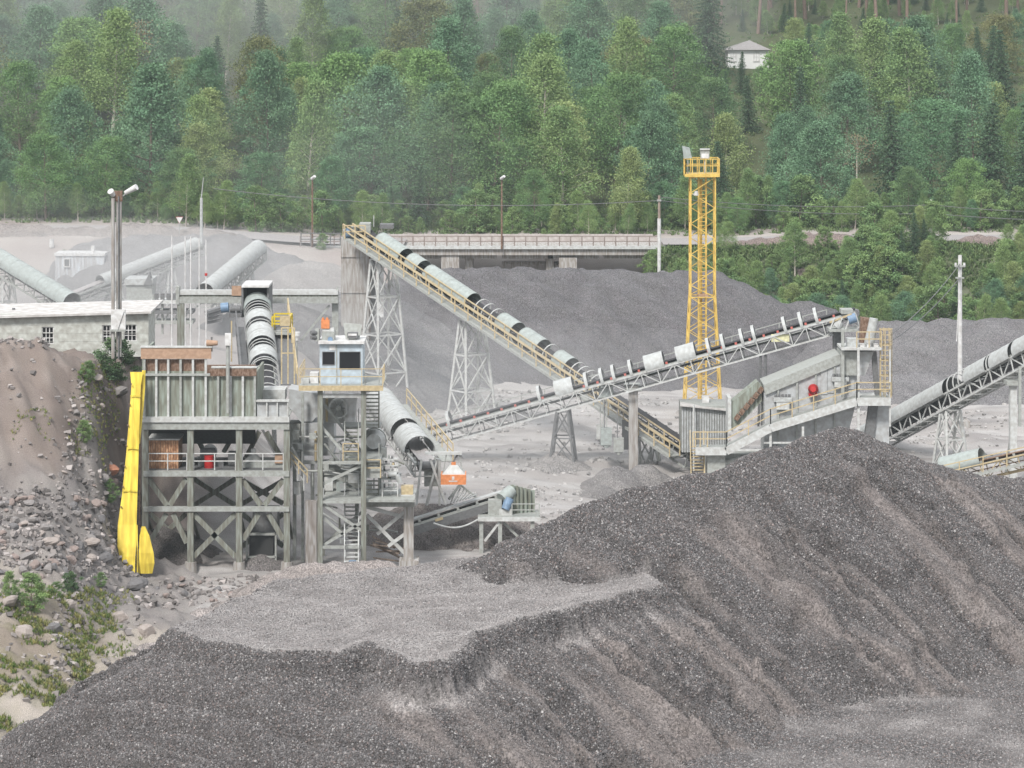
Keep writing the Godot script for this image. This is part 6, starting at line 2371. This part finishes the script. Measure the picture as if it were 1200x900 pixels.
func proto_tree(kind: String, variant: int, h: float, tone: Color, tone2: Color, bark: Material) -> void:
	var ct := make_crown(kind, hash(kind) % 1000 + variant * 17, h, tone, tone2)
	var o := Node3D.new()
	for e in [["trunk", ct[1], bark], ["crown", ct[0], M.leaf]]:
		var mi := MeshInstance3D.new()
		mi.name = e[0]
		mi.mesh = (e[1] as Geo).mesh()
		mi.material_override = e[2]
		o.add_child(mi)
	if not protos.has(kind):
		protos[kind] = []
	protos[kind].append([o, h])


func plant_tree(kind: String, v: int, at: Vector3, h: float, turn: float, label: String, category: String, group: String, called: String) -> void:
	var p: Array = protos[kind][v % protos[kind].size()]
	var o: Node3D = p[0].duplicate()
	o.name = numbered(called)
	o.position = at - Vector3.UP * 0.15
	o.rotation.y = turn
	var s: float = h / p[1]
	o.rotation.x = 0.07 * sin(turn * 5.1)
	o.rotation.z = 0.07 * sin(turn * 9.7)
	o.scale = Vector3(s * (0.75 + 0.55 * fmod(turn * 7.3, 1.0)), s, s * (0.75 + 0.55 * fmod(turn * 3.7, 1.0)))
	add_child(o)
	tag(o, label, category, group)


const ORD := ["1st", "2nd", "3rd"]


func nth(i: int) -> String:
	return ORD[i] if i < 3 else "%dth" % (i + 1)


func make_forest() -> void:
	var r := RandomNumberGenerator.new()
	r.seed = 77
	proto_tree("broadleaf", 0, 13.0, Color(0.103, 0.191, 0.078), Color(0.145, 0.240, 0.090), M.bark)
	proto_tree("broadleaf", 1, 12.0, Color(0.094, 0.183, 0.097), Color(0.119, 0.216, 0.104), M.bark)
	proto_tree("broadleaf", 2, 14.0, Color(0.084, 0.158, 0.074), Color(0.128, 0.199, 0.083), M.bark)
	proto_tree("broadleaf", 3, 11.0, Color(0.137, 0.232, 0.083), Color(0.171, 0.274, 0.097), M.bark)
	proto_tree("bluegreen", 0, 13.0, Color(0.100, 0.189, 0.107), Color(0.141, 0.235, 0.136), M.bark)
	proto_tree("bluegreen", 1, 12.0, Color(0.094, 0.178, 0.100), Color(0.129, 0.217, 0.121), M.bark)
	proto_tree("birch", 0, 14.0, Color(0.162, 0.249, 0.090), Color(0.222, 0.298, 0.119), M.birch_bark)
	proto_tree("birch", 1, 13.0, Color(0.137, 0.225, 0.090), Color(0.188, 0.265, 0.104), M.birch_bark)
	proto_tree("birch", 2, 12.0, Color(0.204, 0.258, 0.097), Color(0.238, 0.290, 0.127), M.birch_bark)
	proto_tree("olive", 0, 13.0, Color(0.128, 0.150, 0.062), Color(0.162, 0.166, 0.074), M.bark)
	proto_tree("olive", 1, 12.0, Color(0.145, 0.166, 0.067), Color(0.196, 0.183, 0.083), M.bark)
	proto_tree("spruce", 0, 15.0, Color(0.049, 0.092, 0.052), Color(0.077, 0.133, 0.072), M.bark)
	proto_tree("spruce", 1, 12.0, Color(0.050, 0.096, 0.054), Color(0.084, 0.140, 0.074), M.bark)
	proto_tree("pine", 0, 19.0, Color(0.065, 0.103, 0.060), Color(0.094, 0.140, 0.074), M.pine_bark)
	proto_tree("pine", 1, 20.0, Color(0.060, 0.100, 0.060), Color(0.084, 0.133, 0.074), M.pine_bark)
	proto_tree("shrub", 0, 3.2, Color(0.145, 0.232, 0.086), Color(0.204, 0.282, 0.112), M.bark)
	proto_tree("shrub", 1, 3.0, Color(0.119, 0.199, 0.083), Color(0.171, 0.249, 0.097), M.bark)
	proto_tree("shrub", 2, 2.6, Color(0.068, 0.116, 0.060), Color(0.103, 0.158, 0.072), M.bark)
	proto_tree("bare", 0, 12.0, Color(0.238, 0.183, 0.112), Color(0.289, 0.216, 0.142), M.birch_bark)
	var says := {
		"broadleaf": ["round leafy green tree", "broadleaf tree"], "bluegreen": ["blue green broadleaf tree", "broadleaf tree"], "birch": ["slender light green birch", "birch tree"],
		"olive": ["dull olive brown tree", "broadleaf tree"], "spruce": ["dark conical spruce", "spruce tree"], "pine": ["tall pine with a bare trunk", "pine tree"],
	}
	# rows up the slope; each tree's kind leans on where it grows
	var spots := []
	var d := 319.0
	var row := 0
	while d < 456.0:
		var step := 7.6 + 0.4 * float(row % 2)
		var x := -0.182 * d + (row % 2) * 4.0
		while x < 0.182 * d:
			spots.append([x + r.randf_range(-2.6, 2.6), d + r.randf_range(-2.8, 2.8), row])
			x += step
		d += 10.4
		row += 1
	var count := {}
	var bands := ["low on the hillside", "on the lower hillside", "on the upper hillside", "high on the hillside"]
	var list := []
	for s in spots:
		var px: float = 600.0 + F * s[0] / s[1]
		var base := CAMH - ground_h(s[0], s[1])
		var py: float = base * F / s[1]
		if absf(px - 878.0) < 36.0 and s[1] > 404.0 and s[1] < 436.0:
			continue
		var n := nz.get_noise_2d(s[0] * 0.03 + 9.0, s[1] * 0.03)
		var roll := r.randf()
		var kind := "broadleaf"
		if py < 60.0:
			kind = "spruce" if roll < 0.45 else ("birch" if roll < 0.7 else "bluegreen")
		elif px > 820.0:
			kind = "spruce" if roll < 0.42 else ("birch" if roll < 0.62 else ("bluegreen" if roll < 0.75 else ("olive" if roll < 0.79 else "broadleaf")))
		elif n > 0.12:
			kind = "bluegreen" if roll < 0.5 else ("broadleaf" if roll < 0.8 else "birch")
		else:
			kind = "broadleaf" if roll < 0.30 else ("bluegreen" if roll < 0.5 else ("birch" if roll < 0.84 else ("spruce" if roll < 0.94 else "olive")))
		var h := r.randf_range(8.0, 16.0)
		if s[2] == 0:
			h = r.randf_range(5.0, 9.5)
			kind = "birch" if roll < 0.4 else ("spruce" if roll > 0.93 else "broadleaf")
		var cap := 8.0 + 26.0 * r.randf() if px > 850.0 else -60.0   # the trunks on the crest and the house stay in view
		if absf(px - 878.0) < 46.0:
			cap = r.randf_range(74.0, 92.0) if s[1] < 436.0 else 40.0
		h = minf(h, (base - cap * s[1] / F) )
		if h < 3.5:
			continue
		list.append([px, kind, s, h, int(s[2] / 3.0)])
	list.sort_custom(func(a, b): return a[0] < b[0])
	for e in list:
		var kind: String = e[1]
		var band: String = bands[mini(e[4], 3)]
		var key: String = kind + band
		var i: int = count.get(key, 0)
		count[key] = i + 1
		var s: Array = e[2]
		plant_tree(kind, r.randi() % 5, Vector3(s[0], ground_h(s[0], s[1]), -s[1]), e[3], r.randf() * TAU, "%s %s, %s such from the left there" % [says[kind][0], band, nth(i)], says[kind][1], says[kind][1] + "s on the hillside", says[kind][1].replace(" ", "_"))
	# pines on top with bare trunks in view
	var rowi := 0
	for rowd: float in [460.0, 470.0, 482.0, 496.0]:
		var x := -0.178 * rowd
		var pi_ := 0
		while x < 0.178 * rowd:
			var xx := x + r.randf_range(-1.8, 1.8)
			var dd := rowd + r.randf_range(-3.0, 3.0)
			x += r.randf_range(4.6, 7.8)
			plant_tree("pine", r.randi() % 2, Vector3(xx, ground_h(xx, dd), -dd), r.randf_range(17, 22), r.randf() * TAU, "tall bare trunked pine on the hilltop, %s row, %s from the left" % [["front", "second", "third", "rearmost"][rowi], nth(pi_)], "pine tree", "pines at the top of the hill", "pine_tree")
			pi_ += 1
		rowi += 1
	# dark spruces close the view behind the trunks
	var sx := -100.0
	var si := 0
	while sx < 100.0:
		var dd := 508.0 + r.randf_range(-4.0, 8.0)
		plant_tree("spruce", r.randi() % 2, Vector3(sx, ground_h(sx, dd), -dd), r.randf_range(12, 17), r.randf() * TAU, "dark spruce behind the hilltop pines, %s from the left" % nth(si), "spruce tree", "spruces behind the hilltop pines", "spruce_tree")
		sx += r.randf_range(4.5, 7.0)
		si += 1
	# undergrowth between the trunks
	for i in 96:
		var px := 620.0 + 6.5 * i + r.randf_range(-6, 6)
		var dd := r.randf_range(458.0, 486.0)
		var x := (px - 600.0) * dd / F
		plant_tree("birch" if i % 3 else "spruce", r.randi() % 2, Vector3(x, ground_h(x, dd), -dd), r.randf_range(2.2, 5.0), r.randf() * TAU, "small young tree under the hilltop pines, %s from the left" % nth(i), "young tree", "undergrowth of the hilltop", "young_tree")
	for e in [[868, 404, 57.0, "dark pointed spruce standing in front of the white forest house"], [893, 402, 76.0, "bushy tree hiding the lower right corner of the white forest house"], [850, 406, 80.0, "leafy tree at the lower left corner of the white forest house"]]:
		var x: float = (e[0] - 600.0) * e[1] / F
		var g0 := ground_h(x, e[1])
		plant_tree("spruce" if e[2] < 60 else "broadleaf", 0, Vector3(x, g0, -e[1]), CAMH - e[2] * e[1] / F - g0, 1.0 + e[0], e[3], "tree", "", "house_tree")
	# young trees and bushes along the embankment at the right and round the bridge
	var bn := 0
	var bushes := []
	for i in 240:
		var px := r.randf_range(775, 1230)
		if px < 835 and r.randf() < 0.4:
			continue
		bushes.append([px, r.randf_range(280, 296), r.randf_range(2.6, 5.4) * (0.8 if px < 835 else 1.0), "birch" if r.randf() < 0.5 else ("shrub" if r.randf() < 0.7 else ("spruce" if r.randf() < 0.4 else "bluegreen"))])
	for px in [640, 655, 668, 695, 705, 722, 748, 762, 783, 800, 815, 832, 845]:
		bushes.append([px + r.randf_range(-6, 6), r.randf_range(285, 296) if px > 690 else r.randf_range(309, 315), r.randf_range(2.2, 4.2), "birch" if r.randf() < 0.35 else "shrub"])
	for px in [240, 255, 275, 300, 330, 378, 425, 560, 600, 650, 690, 735]:
		bushes.append([px, r.randf_range(311, 317), r.randf_range(2.5, 5.0), "birch" if r.randf() < 0.5 else "shrub"])
	bushes.append([218, 312, 7.6, "birch"])
	bushes.append([232, 314, 6.2, "birch"])
	bushes.append([262, 312, 5.2, "birch"])
	bushes.append([555, 300, 2.6, "shrub"])
	bushes.append([566, 301, 2.2, "shrub"])
	bushes.append([546, 299, 1.8, "shrub"])
	bushes.append([377, 296, 1.7, "shrub"])
	bushes.append([75, 290, 1.0, "shrub"])
	bushes.sort_custom(func(a, b): return a[0] < b[0])
	var kinds := {"birch": "young birch", "shrub": "leafy green bush", "spruce": "young dark spruce", "bluegreen": "young blue green tree"}
	var nums := {}
	for b in bushes:
		var x: float = (b[0] - 600.0) * b[1] / F
		var zone := "below the road at the right" if b[0] > 835 else ("by the bridge" if b[0] > 480 else "beside the road at the left")
		var key: String = b[3] + zone
		var i: int = nums.get(key, 0)
		nums[key] = i + 1
		if x > 12.0 and b[1] < 297.0 and b[0] > 775.0 and r.randf() > 0.14:   # where the road strip and its mounds show over the bushes
			var cap := 302.0 if b[0] < 985.0 or (b[0] > 1100.0 and b[0] < 1172.0) else 268.0
			b[2] = clampf(CAMH - (cap + r.randf_range(-8, 14)) * b[1] / F - ground_h(x, b[1]), 0.9, b[2])
			if b[2] < 2.0:
				if r.randf() < 0.15:
					continue
				b[3] = "shrub"
		plant_tree(b[3], r.randi() % 3 if b[3] != "shrub" else r.randi() % 2, Vector3(x, ground_h(x, b[1]), -b[1]), b[2], r.randf() * TAU, "%s %s, %s from left there" % [kinds[b[3]], zone, nth(i)], "young tree" if b[3] != "shrub" else "bush", "young growth along the road", "young_tree" if b[3] != "shrub" else "bush")
		bn += 1
	# low bushes at the forest's foot behind the road
	for i in 112:
		var px := -20.0 + i * 11.2 + r.randf_range(-5, 5)
		var dd := r.randf_range(315.5, 326.0)
		var x := (px - 600.0) * dd / F
		plant_tree(["shrub", "shrub", "birch", "broadleaf"][i % 4], r.randi() % 2, Vector3(x, ground_h(x, dd), -dd), r.randf_range(1.8, 4.6) * (1.25 if px > 770.0 else 1.0), r.randf() * TAU, "low green bush at the forest's foot behind the road, %s from left" % nth(i), "bush", "bushes at the foot of the forest", "bush")
	# scrub and ferns that cover the slopes
	var sx_: Array[Transform3D] = []
	var st_ := PackedColorArray()
	while sx_.size() < 15000:
		var px := r.randf_range(-40, 1240)
		var dd := 0.0
		if sx_.size() < 6500:
			px = r.randf_range(765, 1240)
			dd = r.randf_range(278, 298)
		elif sx_.size() < 10500:
			dd = r.randf_range(314, 345)
		else:
			dd = r.randf_range(345, 500)
		var x := (px - 600.0) * dd / F
		if nz.get_noise_2d(x * 0.12, dd * 0.12) < -0.2 and r.randf() < 0.7:
			continue
		var s := r.randf_range(0.8, 2.0)
		sx_.append(Transform3D(Basis(Vector3.UP, r.randf() * TAU).scaled(Vector3(s * 1.3, s, s * 1.3)), Vector3(x, ground_h(x, dd) - 0.05, -dd)))
		st_.append(Color(0.11, 0.18, 0.07).lerp(Color(0.17, 0.22, 0.095), r.randf()))
	scatter("undergrowth", sx_, st_, tuft_mesh(), M.leaf, "green scrub and ferns covering the road bank and the forest floor", "undergrowth")
	# three withered trees
	for e in [[570, 330, 12.0, "withered brownish tree with thin pale trunks above the bridge"], [1003, 336, 9.0, "thin birch with a pale trunk above the reddish mounds"], [158, 372, 14.0, "brownish thinly leaved tree on the left hillside"]]:
		var x: float = (e[0] - 600.0) * e[1] / F
		plant_tree("bare", 0, Vector3(x, ground_h(x, e[1]), -e[1]), e[2], 1.0 + e[0], e[3], "tree", "", "withered_tree")
	# bushes on the bank
	for e in [[135, 448, 2.5, 2, "dark green bush at the top of the bank left of the yellow chute"], [103, 446, 1.3, 1, "smaller olive bush at the top of the bank, left of the dark one"], [36, 722, 2.0, 0, "taller leafy weed at the left edge below the scree"],
		[84, 696, 1.2, 2, "dark green weed right of the tall leafy weed below the scree"], [66, 700, 0.8, 1, "low green weed between two taller ones below the scree"], [12, 705, 1.6, 0, "green weed at the very left edge below the scree"],
		[118, 690, 0.8, 1, "thin green weed beside the dark block at the scree's right end"], [98, 520, 1.3, 0, "yellowish weed patch bush in the stony chute of the bank"], [128, 592, 1.4, 1, "green weed left of the yellow chute's lower end"]]:
		plant_tree("shrub", e[3], look(e[0], e[1]), e[2], 0.7 * e[0], e[4], "bush", "bushes on the bank", "bank_bush")


# ---------------------------------------------------------------- dust in the air
func make_dust() -> void:
	var k := 0
	for e in [
		[W(60, 352, 255), Vector3(60, 12, 60), 0.006, "veil of pale dust over the back yard at the left"],
		[W(190, 348, 262), Vector3(46, 12, 50), 0.005, "second veil of dust over the back yard"],
		[W(-40, 320, 270), Vector3(50, 16, 50), 0.002, "dust at the left edge over the yard conveyors"],
		[W(140, 318, 275), Vector3(30, 10, 24), 0.006, "small thick puff of dust by the yard conveyors"],
		[W(300, 320, 270), Vector3(26, 9, 24), 0.005, "small puff of dust left of the storage bin"],
		[W(90, 250, 318), Vector3(50, 30, 22), 0.0009, "faint haze before the trees at the left"],
		[W(400, 230, 314), Vector3(44, 24, 26), 0.0011, "dust drifting over the road left of the bridge"],
		[W(440, 215, 320), Vector3(22, 24, 20), 0.0025, "dust plume in front of the trees left of the bridge"],
		[W(360, 255, 318), Vector3(28, 18, 20), 0.0013, "thin dust before the street lamp"],
		[W(430, 500, 205), Vector3(40, 16, 40), 0.005, "dust hanging round the crusher"],
		[W(610, 480, 238), Vector3(56, 13, 44), 0.003, "pale dust over the middle of the yard"],
		[W(590, 10, 420), Vector3(76, 28, 60), 0.0048, "drifting dust before the upper forest"],
		[W(-20, 60, 400), Vector3(90, 60, 70), 0.0065, "drifting dust at the upper left"],
	]:
		var f := FogVolume.new()
		f.name = numbered("dust_cloud")
		f.shape = RenderingServer.FOG_VOLUME_SHAPE_ELLIPSOID
		f.size = e[1]
		f.position = e[0]
		var m := FogMaterial.new()
		m.density = e[2]
		m.albedo = Color(0.93, 0.93, 0.93)
		f.material = m
		add_child(f)
		tag(f, e[3], "dust", "", "stuff")
		k += 1
